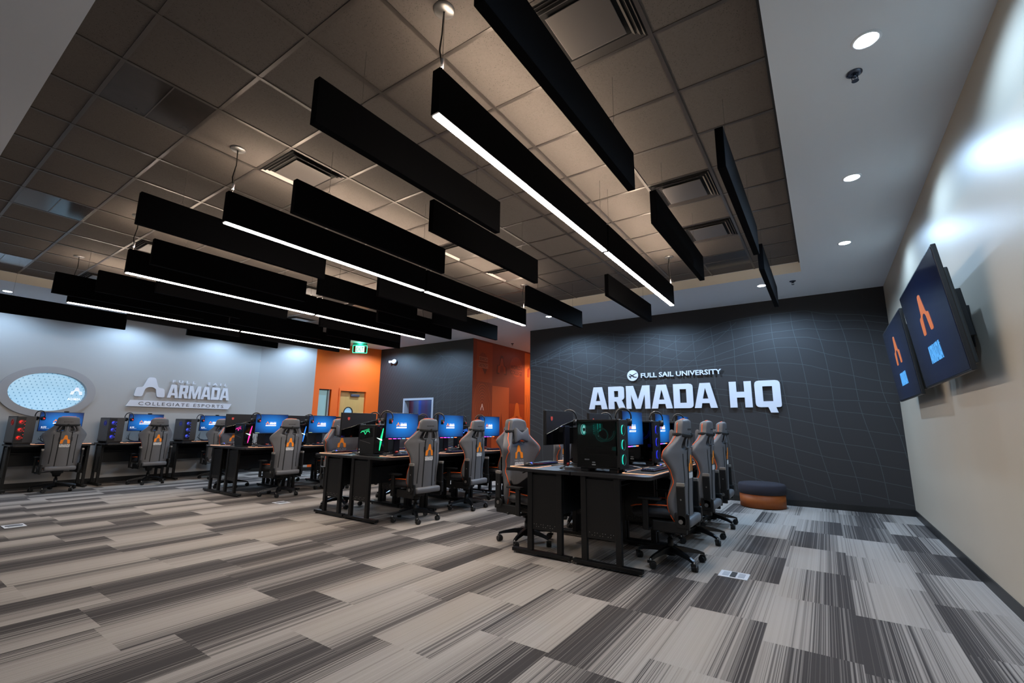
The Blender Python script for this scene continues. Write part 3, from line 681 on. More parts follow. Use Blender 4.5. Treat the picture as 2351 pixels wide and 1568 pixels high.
# ================================================================== SIGNS
t = thing('wall_sign', 'big white ARMADA HQ lettering on the dark back wall', 'sign', (0, YB, 0))
Ts = TM((0, -.035, 1.63), (1, 0, 0), (0, 0, 1))
for ch, a, b in (('A', -4.205, -3.785), ('R', -3.755, -3.385), ('M', -3.365, -2.87), ('A', -2.84, -2.43), ('D', -2.405, -2.04), ('A', -2.02, -1.615), ('H', -1.40, -1.035), ('Q', -.985, -.585)):
    wd, lps = LET[ch]; k = (b-a)/wd
    mb = MB(); mb.plate([[(a+px*k, py*.47) for px, py in lp] for lp in lps], Ts, M_WHITE, .03); mb.obj('letter', t)
t = thing('wall_sign', 'smaller white FULL SAIL UNIVERSITY line with round emblem above the big letters', 'sign', (0, YB, 0))
mb = MB(); mb.plate([ellipse(-3.215, 2.315, .115, .112)], TM((0, -.03, 0), (1, 0, 0), (0, 0, 1)), M_WHITE, .02)
Tz = TM((-3.215, -.042, 2.315), (1, 0, .0), (0, 0, 1)) @ Matrix.Rotation(radians(28), 4, 'Z')
for lp in ([(-.075, -.008), (.105, -.004), (.105, .006), (-.06, .012)], [(-.045, .055), (-.03, .06), (.03, -.045), (.07, -.07), (.05, -.08), (.0, -.05)], [(-.075, .035), (-.06, .04), (-.045, -.03), (-.065, -.04)]):
    mb.plate([lp], Tz, M_MURAL, .004)
mb.obj('emblem', t)
mb = MB(); mb.text('FULL SAIL UNIVERSITY', TM((-2.275, -.035, 2.305), (1, 0, .0), (0, 0, 1)), M_WHITE, 1.53, .098, .02, .02); mb.obj('lettering', t)
# left wall sign
t = thing('wall_sign', 'white ARMADA COLLEGIATE ESPORTS sign with arch emblem on the left wall', 'sign', (XL, 0, 0))
Ts = TM((.03, 0, 0), (0, 1, 0), (0, 0, 1)); M_SG = mat('sign_white', '#cfcdd2', .5)
mb = MB(); mb.plate(emblem(.58, .44, 3.905, 1.825), Ts, M_SG, .025); mb.obj('emblem', t)
mb = MB(); word(mb, 'ARMADA', Ts @ Matrix.Translation((4.915, 1.825, 0)), M_SG, 1.35, .31, .025, gap=.035); mb.obj('lettering', t)
mb = MB(); mb.text('FULL  SAIL', Ts @ Matrix.Translation((4.91, 2.215, 0)), M_SG, 1.20, .065, .015, .035, spacing=1.9); mb.obj('lettering', t)
mb = MB(); mb.plate([[(3.50, 1.60), (5.60, 1.60), (5.67, 1.74), (3.57, 1.74)]], Ts, M_SG, .02); mb.obj('sign_band', t)
mb = MB(); mb.text('COLLEGIATE ESPORTS', Ts @ Matrix.Translation((4.60, 1.67, .012)), mat('sign_cutout', '#5c5a5c', .6), 1.76, .075, .003, .0, spacing=1.25); mb.obj('lettering', t)

# ================================================================== TELEVISIONS
def tv(c, yw, tilt, wd, hh, lab):
    t = thing('television', lab, 'television', c, 0, 'tilted wall-mounted screens')
    u = Vector((sin(yw), -cos(yw), 0)); n = Vector((-cos(yw), sin(yw), 0)); v = (Vector((0, 0, 1))*cos(tilt)+n*sin(tilt)); u = Vector((0, -1, 0))
    T = TM((0, 0, 0), u, v)
    mb = MB(); mb.box((-wd/2, -hh/2, -.03), (wd/2, hh/2, 0), M_BLACK, .006, T=T); mb.box((-wd/2+.09, -hh/2+.05, -.07), (wd/2-.09, hh/2-.16, -.03), mat('tv_back', '#1c2020', .5), .01, T=T); mb.obj('casing', t)
    sm = MATS.get('tv_screen') or screenmat('tv_screen', '#06265c', '#050814', .32, .9, .6)
    mb = MB(); mb.box((-wd/2+.012, -.0015, -hh/2+.016), (wd/2-.012, .0015, hh/2-.014), sm); s = mb.obj('screen', t)
    sm.node_tree.nodes['Principled BSDF'].inputs['Roughness'].default_value = .10; sm.node_tree.nodes['Principled BSDF'].inputs['Specular IOR Level'].default_value = .25
    s.matrix_basis = T @ Matrix.Translation((0, 0, .002)) @ Matrix.Rotation(pi/2, 4, 'X')
    T2 = T @ Matrix.Translation((0, 0, .005)); W = Matrix.Translation
    mb = MB(); mb.plate(emblem(.42, .32, 0, -.045), T2, mat('screen_orange', '#8a4a28', .4, emit='#e07a3c', es=.42), .001); mb.obj('screen_emblem', s.parent)
    mb = MB(); lt = mat('screen_blue_text', '#205080', .4, emit='#5ab4ff', es=.6)
    word(mb, 'ARMADA', T2 @ W((0, -.285, 0)), lt, .46, .14, .001); mb.text('FULL  SAIL', T2 @ W((.02, -.155, 0)), lt, .42, .028, .001, .01, spacing=1.8); mb.obj('screen_text', t)
    mb = MB(); mb.box((.05, -.18, -.16), (.45, .18, -.09), M_METAL, .004, T=T); bx = XR-c[0]
    mb.box((bx-.03, -.25, -.22), (bx-.002, .25, .10), M_METAL); mb.box((.04, -.10, -.08), (bx-.02, -.06, .02), M_METAL); mb.box((.04, .06, -.08), (bx-.02, .10, .02), M_METAL); mb.obj('wall_mount', t)
tv((.78, 4.95, 2.10), 0, .111, 1.63, .905, 'large dark blue television with orange emblem, nearer of the two wall screens')
tv((.78, 6.79, 2.055), 0, .09, 1.60, .89, 'dark blue television closer to the back wall, partly behind the nearer one')

# ================================================================== OTTOMAN, FLOOR BOXES
t = thing('ottoman', 'round wood-sided ottoman with charcoal cushion against the dark wall', 'ottoman', (-.965, 8.765, 0))
mb = MB(); mb.lathe([(.334, .012), (.337, .215)], wood('ottoman_wood', '#7c3a08', '#9c5010', .8, 2, .55), seg=48); mb.obj('base', t)
mb = MB(); mb.lathe([(.31, 0), (.315, .014)], M_BLACK, seg=32); mb.obj('plinth', t)
mb = MB(); mb.lathe([(.338, .215), (.352, .225), (.355, .29), (.352, .345), (.338, .368), (.30, .378), (.001, .382)], mat('ottoman_fabric', '#26232b', .95, bump=.8, bscale=500), seg=48); mb.obj('cushion', t)
for (x, y), a, lab in (((-.78, 4.605), .0, 'white-framed floor power box on the carpet right of the nearest desks'), ((-8.25, 1.40), .0, 'white floor outlet box at the far left of the carpet'), ((-7.38, 4.24), 0, 'white floor outlet box between the far and middle desk islands')):
    t = thing('floor_box', lab, 'floor box', (x, y, 0), a, 'floor power boxes')
    mf = mat('floorbox_white', '#c9cbd0', .4)
    mb = MB(); mb.box((-.115, -.095, 0), (.115, .095, .006), mf, .002); mb.obj('frame', t)
    mb = MB(); mb.box((-.025, -.075, .006), (.02, .075, .009), mat('floorbox_dark', '#2b2724', .5)); mb.obj('cover', t)
    for s in (-1, 1):
        mb = MB(); mb.box((s*.062-.025, -.06, .006), (s*.062+.025, .06, .0085), mat('floorbox_grey', '#9da2aa', .4), .001); mb.obj('lid', t)

# ================================================================== GAMING CHAIR  (sits facing +y)
ZW = [(.40, .205), (.47, .238), (.56, .248), (.66, .240), (.76, .230), (.84, .236), (.91, .260), (.98, .290), (1.025, .290), (1.065, .258), (1.12, .210), (1.18, .166), (1.22, .154), (1.26, .150), (1.30, .143), (1.332, .122)]
def backy(z): return -.200-.030*(z-.4)
def kfwd(z):   # how far the wings reach forward
    T = [(.40, .05), (.5, .10), (.6, .115), (.76, .05), (.88, .075), (.98, .14), (1.05, .13), (1.12, .07), (1.2, .03), (1.34, .025)]
    return ipl(T, z)
def chair():
    t = thing('gaming_chair', 'x', 'chair', (0, 0, 0), 0, 'grey gaming chairs with orange piping')
    U = [-1, -.86, -.74, -.57, -.13, 0, .13, .57, .74, .86, 1]
    vs = []; fs = []; n = len(U)
    def P(u, z, hw):
        a = max(0, abs(u)-.38)/.62; return Vector((u*hw, backy(z)+kfwd(z)*a**1.35, z+(.016*(1-u*u)*min(1, (z-1.29)/.04) if z > 1.29 else 0)))
    for z, hw in ZW:
        for u in U: vs.append(P(u, z, hw))
    for i in range(len(ZW)-1):
        for j in range(n-1):
            zc = (ZW[i][0]+ZW[i+1][0])/2; um = abs(U[j]+U[j+1])/2
            if 1.066 < zc < 1.18 and .25 < um < .40: continue     # the two belt slots
            fs.append((i*n+j, i*n+j+1, (i+1)*n+j+1, (i+1)*n+j))
    b = sheet_obj('backrest', vs, fs, M_LEATH, .095, 2, t)
    bvh = BVHTree.FromPolygons([v.co.copy() for v in b.data.vertices], [tuple(p.vertices) for p in b.data.polygons])
    def hy(x, z, sgn):
        h_ = bvh.ray_cast(Vector((x, sgn, z)), Vector((0, -sgn, 0)))[0]
        return h_.y if h_ is not None and abs(h_.y-backy(z)) < .09 else backy(z)+sgn*.044
    def hx(y, z, sgn):
        h_ = bvh.ray_cast(Vector((sgn, y, z)), Vector((-sgn, 0, 0)))[0]
        return h_.x if h_ is not None else None
    # piping round the shell, a bit in front of the mid surface
    def side(sg):
        out = []
        for z, hw in [(a0+(a1-a0)*f_, b0+(b1-b0)*f_) for (a0, b0), (a1, b1) in zip(ZW[:-1], ZW[1:]) for f_ in (0, .5)][:-1]:
            q = P(sg, z, hw); y = q.y+.006; x = hx(y, z, sg)
            out.append(Vector(((x if x is not None else q.x)+sg*.001, y, z)))
        return out
    tp = []
    for x in (-.095, -.07, -.035, 0, .035, .07, .095):
        h_ = bvh.ray_cast(Vector((x, backy(1.33)+.006, 2)), Vector((0, 0, -1)))[0]; tp.append(Vector((x, backy(1.33)+.006, (h_.z if h_ else 1.34)+.001)))
    path = side(-1)+tp+side(1)[::-1]
    sm = []
    for i in range(len(path)-1):
        p0 = path[max(0, i-1)]; p1 = path[i]; p2 = path[i+1]; p3 = path[min(len(path)-1, i+2)]
        for k in range(3):
            q = k/3; sm.append(.5*((2*p1)+(p2-p0)*q+(2*p0-5*p1+4*p2-p3)*q*q+(3*p1-p0-3*p2+p3)*q**3))
    mb = MB(); mb.tube(sm, .0048, M_PIPE, 6); mb.obj('piping', b)
    # rims of the belt slots, seams, belts
    for s in (-1, 1):
        for off in (-.040, .043):
            mb = MB(); pts = [Vector((s*x, backy(z)+off+.12*max(0, x-.06), z)) for x, z in ((.032, 1.083), (.028, 1.13), (.032, 1.178), (.068, 1.180), (.098, 1.135), (.116, 1.092), (.104, 1.074), (.05, 1.072))]
            mb.tube(pts, .008, M_LEATH, 6, True); mb.obj('slot_rim', b)
    def rear(v, o=0): return (v.x, hy(v.x, v.y, -1)-.0022-o-v.z, v.y)
    def front(v, o=0): return (v.x, hy(v.x, v.y, 1)+.0022+v.z, v.y)
    I = Matrix()
    for s in (-1, 1):
        mb = MB(); mb.tube([Vector((s*x, hy(s*x, z, -1)-.001, z)) for x, z in ((.160, 1.02), (.159, .95), (.158, .88), (.156, .8), (.156, .7), (.158, .6), (.160, .5))], (.006, .003), M_STRAP, 6, flat=(1, 0, 0)); mb.obj('seam', b)
    for s in (-1, 1):
        mb = MB(); mb.plate([[(s*(.070+.008*q/12), 1.075-.635*q/12) for q in range(13)]+[(s*(.092-.008*q/12), .44+.635*q/12) for q in range(13)]], I, M_STRAP, .003, lambda v: rear(v, .001))
        mb.plate([rpoly([(s*.068, .97), (s*.092, .97), (s*.094, .90), (s*.070, .90)], .004)], I, M_BLACK, .006, lambda v: rear(v, .002)); mb.obj('belt', b)
    mb = MB(); mb.plate(emblem(.135, .15, 0, .855), I, M_LOGO, .002, lambda v: rear(v)); mb.obj('emblem', b)
    mb = MB(); word(mb, 'ARMADA', I, M_TXT, .165, .052, .002)
    for v in mb.bm.verts: v.co = Vector((v.co.x, hy(v.co.x, .79+v.co.y, -1)-.0022-v.co.z, .79+v.co.y))
    mb.obj('lettering', b)
    mb = MB(); mb.text('MAXNOMIC', I, M_DTXT, .13, .016, .001, .02, spacing=1.1)
    for v in mb.bm.verts: v.co = Vector((v.co.x, hy(v.co.x, 1.245+v.co.y, -1)-.001-v.co.z, 1.245+v.co.y))
    mb.obj('embroidery', b)
    mb = MB(); mb.plate(emblem(.135, .15, 0, .89), I, M_LOGO, .002, lambda v: front(v)); 
    mb.obj('emblem', b)
    mb = MB(); word(mb, 'ARMADA', I, M_TXT, .155, .05, .002)
    for v in mb.bm.verts: v.co = Vector((-v.co.x, hy(-v.co.x, .80+v.co.y, 1)+.0022+v.co.z, .80+v.co.y))
    mb.obj('lettering', b)
    mb = MB(); mb.text('FULL SAIL', I, M_TXT, .15, .014, .001, .02, spacing=1.6)
    for v in mb.bm.verts: v.co = Vector((-v.co.x, hy(-v.co.x, .87+v.co.y, 1)+.0022+v.co.z, .87+v.co.y))
    mb.obj('lettering', b)
    # neck strap with knot, neck pillow
    mb = MB(); zz = 1.196
    pts = []
    for k in range(24):
        a = 2*pi*k/24; pts.append(Vector((cos(a)*.178, backy(zz)+.018+sin(a)*.080*(1 if sin(a) < 0 else 1.1), zz-.012*max(0, -sin(a)))))
    mb.tube(pts, (.017, .004), M_STRAP, 6, True, flat=(0, 0, 1)); mb.ell((0, backy(zz)-.063, zz-.006), (.022, .014, .022), M_STRAP, 10); mb.obj('neck_strap', t)
    pv = []; pf = []; UX = [-1, -.75, -.45, -.15, .15, .45, .75, 1]
    for r, (v) in enumerate((-1, -.5, 0, .5, 1)):
        for u in UX:
            hh = .050+.042*abs(u)**1.3-.0*u; x = u*.118*(1-.06*v*v); lower = v < 0
            z = 1.155+v*hh*(1.05 if not lower else 1.0)-(.02*(1-abs(u)) if v > 0 else 0)
            pv.append(Vector((x, backy(1.16)+.088+.012*abs(u)-.010*v*v, z)))
    for i in range(4):
        for j in range(7): pf.append((i*8+j, i*8+j+1, (i+1)*8+j+1, (i+1)*8+j))
    p = sheet_obj('neck_pillow', pv, pf, M_LEATH, .055, 2, t)
    # seat with bolsters
    sv = []; sf = []; SU = [-1, -.82, -.62, -.3, 0, .3, .62, .82, 1]; SY = [(-.16, .205), (-.08, .235), (.02, .25), (.12, .255), (.20, .25), (.26, .235)]
    def S(u, y, hw): a = max(0, abs(u)-.55)/.45; return Vector((u*hw, y, .455+.055*a**1.2*(1-.25*max(0, y)/.26)-.02*max(0, (y-.18)/.08)))
    for y, hw in SY:
        for u in SU: sv.append(S(u, y, hw))
    for i in range(len(SY)-1):
        for j in range(8): sf.append((i*9+j, i*9+j+1, (i+1)*9+j+1, (i+1)*9+j))
    seat = sheet_obj('seat', sv, sf, M_DLEATH, .085, 2, t)
    for s in (-1, 1):
        mb = MB(); mb.tube([S(s, y, hw-.006)+Vector((0, 0, .040)) for y, hw in SY], .006, M_PIPE, 6); mb.obj('piping', seat)
    # rolled lower back, side hinges and brackets
    mb = MB(); mb.box((-.215, -.288, .372), (.215, -.205, .452), M_LEATH, .028, smooth=True); mb.obj('lower_back_roll', t)
    for s in (-1, 1):
        mb = MB(); mb.box((s*.252-.016, -.285, .36), (s*.252+.016, -.155, .50), M_BLACK, .012); mb.box((s*.252-.015, -.26, .32), (s*.252+.015, .05, .42), M_BLACK, .012)
        mb.cyl((s*.236, -.215, .43), (s*.282, -.215, .43), .052, M_BLACK, seg=20); mb.cyl((s*.282, -.215, .43), (s*.286, -.215, .43), .020, M_SILVER, seg=12); mb.obj('hinge_cover', t)
    for s in (-1, 1):
        mb = MB(); mb.box((s*.268-.014, -.262, .40), (s*.268+.014, -.188, .735), M_BLACK, .008); mb.box((s*.268-.016, -.262, .735), (s*.268+.016, -.190, .765), M_BEIGE, .004)
        mb.cyl((s*.280, -.225, .62), (s*.284, -.225, .62), .008, M_SILVER, seg=10); mb.obj('side_bracket', t)
    for s in (-1, 1):
        mb = MB(); mb.box((s*.295-.014, .07, .33), (s*.295+.014, .125, .60), M_BLACK, .006); mb.box((s*.24-.05, .075, .325), (s*.24+.05, .12, .345), M_METAL)
        mb.box((s*.295-.035, -.05, .60), (s*.295+.035, .16, .622), M_BLACK, .008); mb.obj('armrest', t)
    mb = MB(); mb.box((-.13, -.14, .375), (.13, .16, .405), M_METAL, .006); mb.box((-.075, -.10, .315), (.075, .10, .38), M_METAL, .014); mb.cyl((0, 0, .26), (0, 0, .33), .05, M_METAL, .072)
    mb.tube([(-.07, .03, .345), (-.20, .035, .335), (-.25, .035, .325)], .006, M_METAL); mb.ell((-.262, .035, .323), (.028, .016, .010), M_BLACK, 10)
    mb.tube([(.07, -.03, .345), (.20, -.035, .335), (.25, -.035, .33)], .006, M_METAL); mb.ell((.262, -.035, .328), (.028, .016, .012), M_BLACK, 10); mb.obj('tilt_mechanism', t)
    mb = MB(); mb.cyl((0, 0, .09), (0, 0, .22), .028, M_BLACK); mb.cyl((0, 0, .20), (0, 0, .33), .019, M_METAL); mb.obj('gas_lift', t)
    mb = MB(); mb.cyl((0, 0, .07), (0, 0, .135), .042, M_METAL, .036, seg=20); hub = mb.obj('base_hub', t)
    for k in range(5):
        a = 2*pi*k/5+.3; d = Vector((cos(a), sin(a), 0)); sd = Vector((-sin(a), cos(a), 0))
        mb = MB(); prof = [(.02, .125, .032), (.14, .118, .026), (.26, .098, .021), (.315, .082, .019)]; hgt = (.055, .040, .026, .020)
        rings = []
        for (r, z, hw), hh in zip(prof, hgt):
            c = d*r+Vector((0, 0, z)); rings.append([mb.bm.verts.new(c+sd*a1+Vector((0, 0, b1))) for a1, b1 in ((-hw, -hh/2), (hw, -hh/2), (hw*.62, hh/2), (-hw*.62, hh/2))])
        ff = [mb.bm.faces.new(rings[0][::-1]), mb.bm.faces.new(rings[-1])]
        for A, B in zip(rings, rings[1:]):
            for q in range(4): ff.append(mb.bm.faces.new((A[q], A[(q+1) % 4], B[(q+1) % 4], B[q])))
        mb._fin(ff, mat('base_metal', '#17181a', .3, .5)); leg = mb.obj('base_arm', t)
        e = d*.315; wd = Vector((cos(a+.7), sin(a+.7), 0)); tr = Vector((-wd.y, wd.x, 0))
        mb = MB(); mb.cyl(e+Vector((0, 0, .055)), e+Vector((0, 0, .085)), .008, M_SILVER, seg=8)
        c = e+tr*.018
        for s in (-1, 1): mb.cyl(c+wd*s*.006+Vector((0, 0, .031)), c+wd*s*.027+Vector((0, 0, .031)), .031, M_RUBBER, .027, seg=20)
        mb.cyl(c-wd*.006+Vector((0, 0, .034)), c+wd*.006+Vector((0, 0, .034)), .033, M_BLACK, seg=16)
        mb.box((-.009, -.012, .045), (.009, .03, .068), M_BLACK, .003, T=Matrix.Translation(e)); mb.obj('caster', leg)
    for c in t.children:
        if c.name.split('.')[0] not in ('gas_lift', 'base_hub', 'base_arm', 'tilt_mechanism'): c.location.y = .035
    return t
# ================================================================== DESK (user side is -y)
def desk(wd=1.06, name='computer_desk'):
    t = thing(name, 'x', 'desk', (0, 0, 0), 0, 'black height-adjustable desks'); h = wd/2
    mb = MB(); mb.plate([rpoly([(-h, -.385), (h, -.385), (h, .383), (-h, .383)], [.06, .06, .01, .01], 4)], Matrix.Translation((0, 0, .815)), M_DESK, .03); mb.obj('desktop', t)
    for s in (-1, 1):
        x = s*(h-.035)
        mb = MB(); mb.box((x-.012, -.105, .25), (x+.012, .285, .775), M_METAL, .002)
        for (a, b) in ((-.105, -.05), (.23, .285)): mb.box((x-.022, a, .05), (x+.022, b, .80), M_METAL, .004)
        for r in range(2):   # punched rows as solid discs; light showing through is painted pale on some
            for c in range(10):
                for zz in (.28, .72): mb.cyl((x-.0135, -.03+c*.026, zz+.022*r), (x+.0135, -.03+c*.026, zz+.022*r), .0032 if zz < .5 else .0028, mat('punched_lit', '#8e8a86' , .8) if (zz < .5 and (c+r) % 3) else mat('punched_dark', '#030303', .8), seg=6, smooth=False)
        lg = mb.obj('leg', t)
        mb = MB(); mb.box((x-.03, -.285, .018), (x+.03, .375, .052), M_METAL, .006); ft = mb.obj('foot', lg)
        for yy in (-.26, .35):
            mb = MB(); mb.cyl((x, yy, 0), (x, yy, .02), .017, M_SILVER, .012, seg=14); mb.obj('leveling_foot', lg)
    mb = MB(); mb.box((-h+.06, .27, .42), (h-.06, .285, .77), M_METAL, .002); mb.obj('modesty_panel', t)
    mb = MB(); mb.box((-h+.05, -.05, .755), (h-.05, .22, .80), M_METAL, .003); mb.box((-h+.06, .10, .66), (h-.06, .27, .672), M_METAL); mb.obj('cable_tray', t)
    mb = MB(); mb.box((.12, -.37, .765), (.26, -.25, .80), M_BLACK, .006); mb.tube([(.19, -.30, .78), (.19, -.345, .755), (.23, -.35, .75)], .006, M_METAL); mb.obj('height_crank', t)
    return t
# ================================================================== MONITOR (screen faces -y)
M_SCREEN = screenmat('monitor_screen', '#1886ea', '#03265e', .72, .30, .18)
M_SO = mat('pic_orange', '#f08038', .4, emit='#f5823a', es=.6); M_SW = mat('pic_white', '#ffffff', .4, emit='#f4f8ff', es=.7)
M_SHIELD = mat('red_badge', '#c84a40', .4)
def glow(name, c, es=3): return mat(name, '#101010', .5, emit=c, es=es)
def monitor(style):
    t = thing('computer_monitor', 'x', 'monitor', (0, 0, 0), 0, 'desktop monitors showing the blue team picture'); zc = .415
    mb = MB(); mb.box((-.312, 0, zc-.182), (.312, .022, zc+.182), M_BLACK, .004); c = mb.obj('bezel', t)
    mb = MB(); mb.box((-.304, -.001, -.172), (.304, .001, .174), M_SCREEN); s = mb.obj('screen', t); s.location = (0, -.001, zc)
    T = TM((0, -.0025, zc), (1, 0, 0), (0, 0, 1)); W = Matrix.Translation
    mb = MB(); mb.plate(emblem(.062, .052, -.085, -.008), T, M_SO, .001); mb.obj('screen_emblem', s).location = (0, .001, -zc)
    mb = MB(); word(mb, 'ARMADA', T @ W((.018, -.008, 0)), M_SW, .125, .034, .001); mb.text('FULL SAIL', T @ W((.02, .036, 0)), M_SW, .12, .009, .001, .01, spacing=1.5)
    mb.plate([[(-.12, -.038), (.078, -.038), (.084, -.020), (-.114, -.020)]], T, M_SW, .001)
    mb.text('COLLEGIATE ESPORTS', T @ W((-.018, -.029, .0012)), M_SCREEN, .17, .009, .0006)
    if style == 'lock':
        mb.text('6:33', T @ W((-.235, -.10, 0)), M_SW, .07, .026, .001, .01); mb.text('Monday, March 14', T @ W((-.215, -.128, 0)), M_SW, .11, .011, .001)
    mb.obj('screen_text', s).location = (0, .001, -zc)
    if style == 'desktop':
        mb = MB(); mb.box((-.30, -.0032, zc-.170), (.30, -.002, zc-.158), mat('taskbar', '#0a1a2e', .4, emit='#16406e', es=.6))
        mb.box((-.295, -.0036, zc-.167), (-.22, -.003, zc-.161), glow('taskbar_icons', '#c8d880', 1)); mb.obj('taskbar', t)
    # curved-looking back shell: satin upper part, gloss lower wedge, diagonal seam
    TB = TM((0, .022, zc), (-1, 0, 0), (0, 0, 1)); I2 = TB @ Matrix.Translation((0, 0, .008))
    mb = MB(); mb.plate([[(-.308, .178), (.308, .178), (.308, .08), (.05, .03), (-.308, -.065)]], I2, mat('monitor_back_satin', '#222124', .34), .016)
    mb.plate([[(-.308, -.069), (.05, .026), (.308, .076), (.308, -.178), (-.308, -.178)]], I2, mat('monitor_back_gloss', '#040405', .10, coat=.3), .014); mb.obj('back_shell', t)
    mb = MB(); mb.tube([I2 @ Vector(p) for p in ((-.306, -.068, .010), (-.13, -.024, .010), (.05, .027, .010), (.306, .078, .010))], .0034, mat('seam_trim', '#9a938c', .25, .9), 5); mb.obj('trim_line', t)
    mb = MB(); mb.plate([rpoly([(-.215, .115), (-.177, .115), (-.177, .085), (-.196, .068), (-.215, .085)], .005)], I2 @ W((0, 0, .0085)), M_SHIELD, .002); mb.obj('badge', t)
    mb = MB(); mb.box((-.055, .098, .02), (.055, .122, zc+.02), mat('stand_slab', '#0c0e16', .3), .006); mb.box((-.04, .036, zc-.05), (.04, .10, zc+.01), M_BLACK, .006); mb.obj('stand_column', t)
    for pts, mm in ((((0, .11, .026), (-.12, .14, .018), (-.24, .165, .007)), M_METAL), (((0, .11, .026), (.12, .14, .018), (.24, .165, .007)), M_METAL), (((0, .10, .030), (.0, .02, .020), (.0, -.075, .007)), M_SILVER)):
        mb = MB(); mb.tube(pts, (.006, .014), mm, 8, flat=(0, 0, 1)); mb.obj('stand_leg', t)
    mb = MB(); mb.cyl((0, .105, .012), (0, .105, .045), .030, mat('stand_red', '#8e2a24', .4, .4), seg=16); mb.obj('stand_hub', t)
    if style == 'rgb':
        for i, (c2) in enumerate(('#ff2f7a', '#d040ff', '#7a50ff', '#4f8cff', '#ff6a40')):
            mb = MB(); mb.box((-.24+i*.085, -.002, zc-.192), (-.19+i*.085, .012, zc-.184), glow('led_'+c2[1:], c2, 3)); mb.obj('light_bar', t)
    if style == 'lock':
        mb = MB(); mb.box((.015, -.012, zc+.182), (.085, .03, zc+.203), M_BLACK, .006); mb.cyl((.05, -.013, zc+.193), (.05, -.016, zc+.193), .007, M_GLOSS, seg=12); mb.obj('webcam', t)
    return t
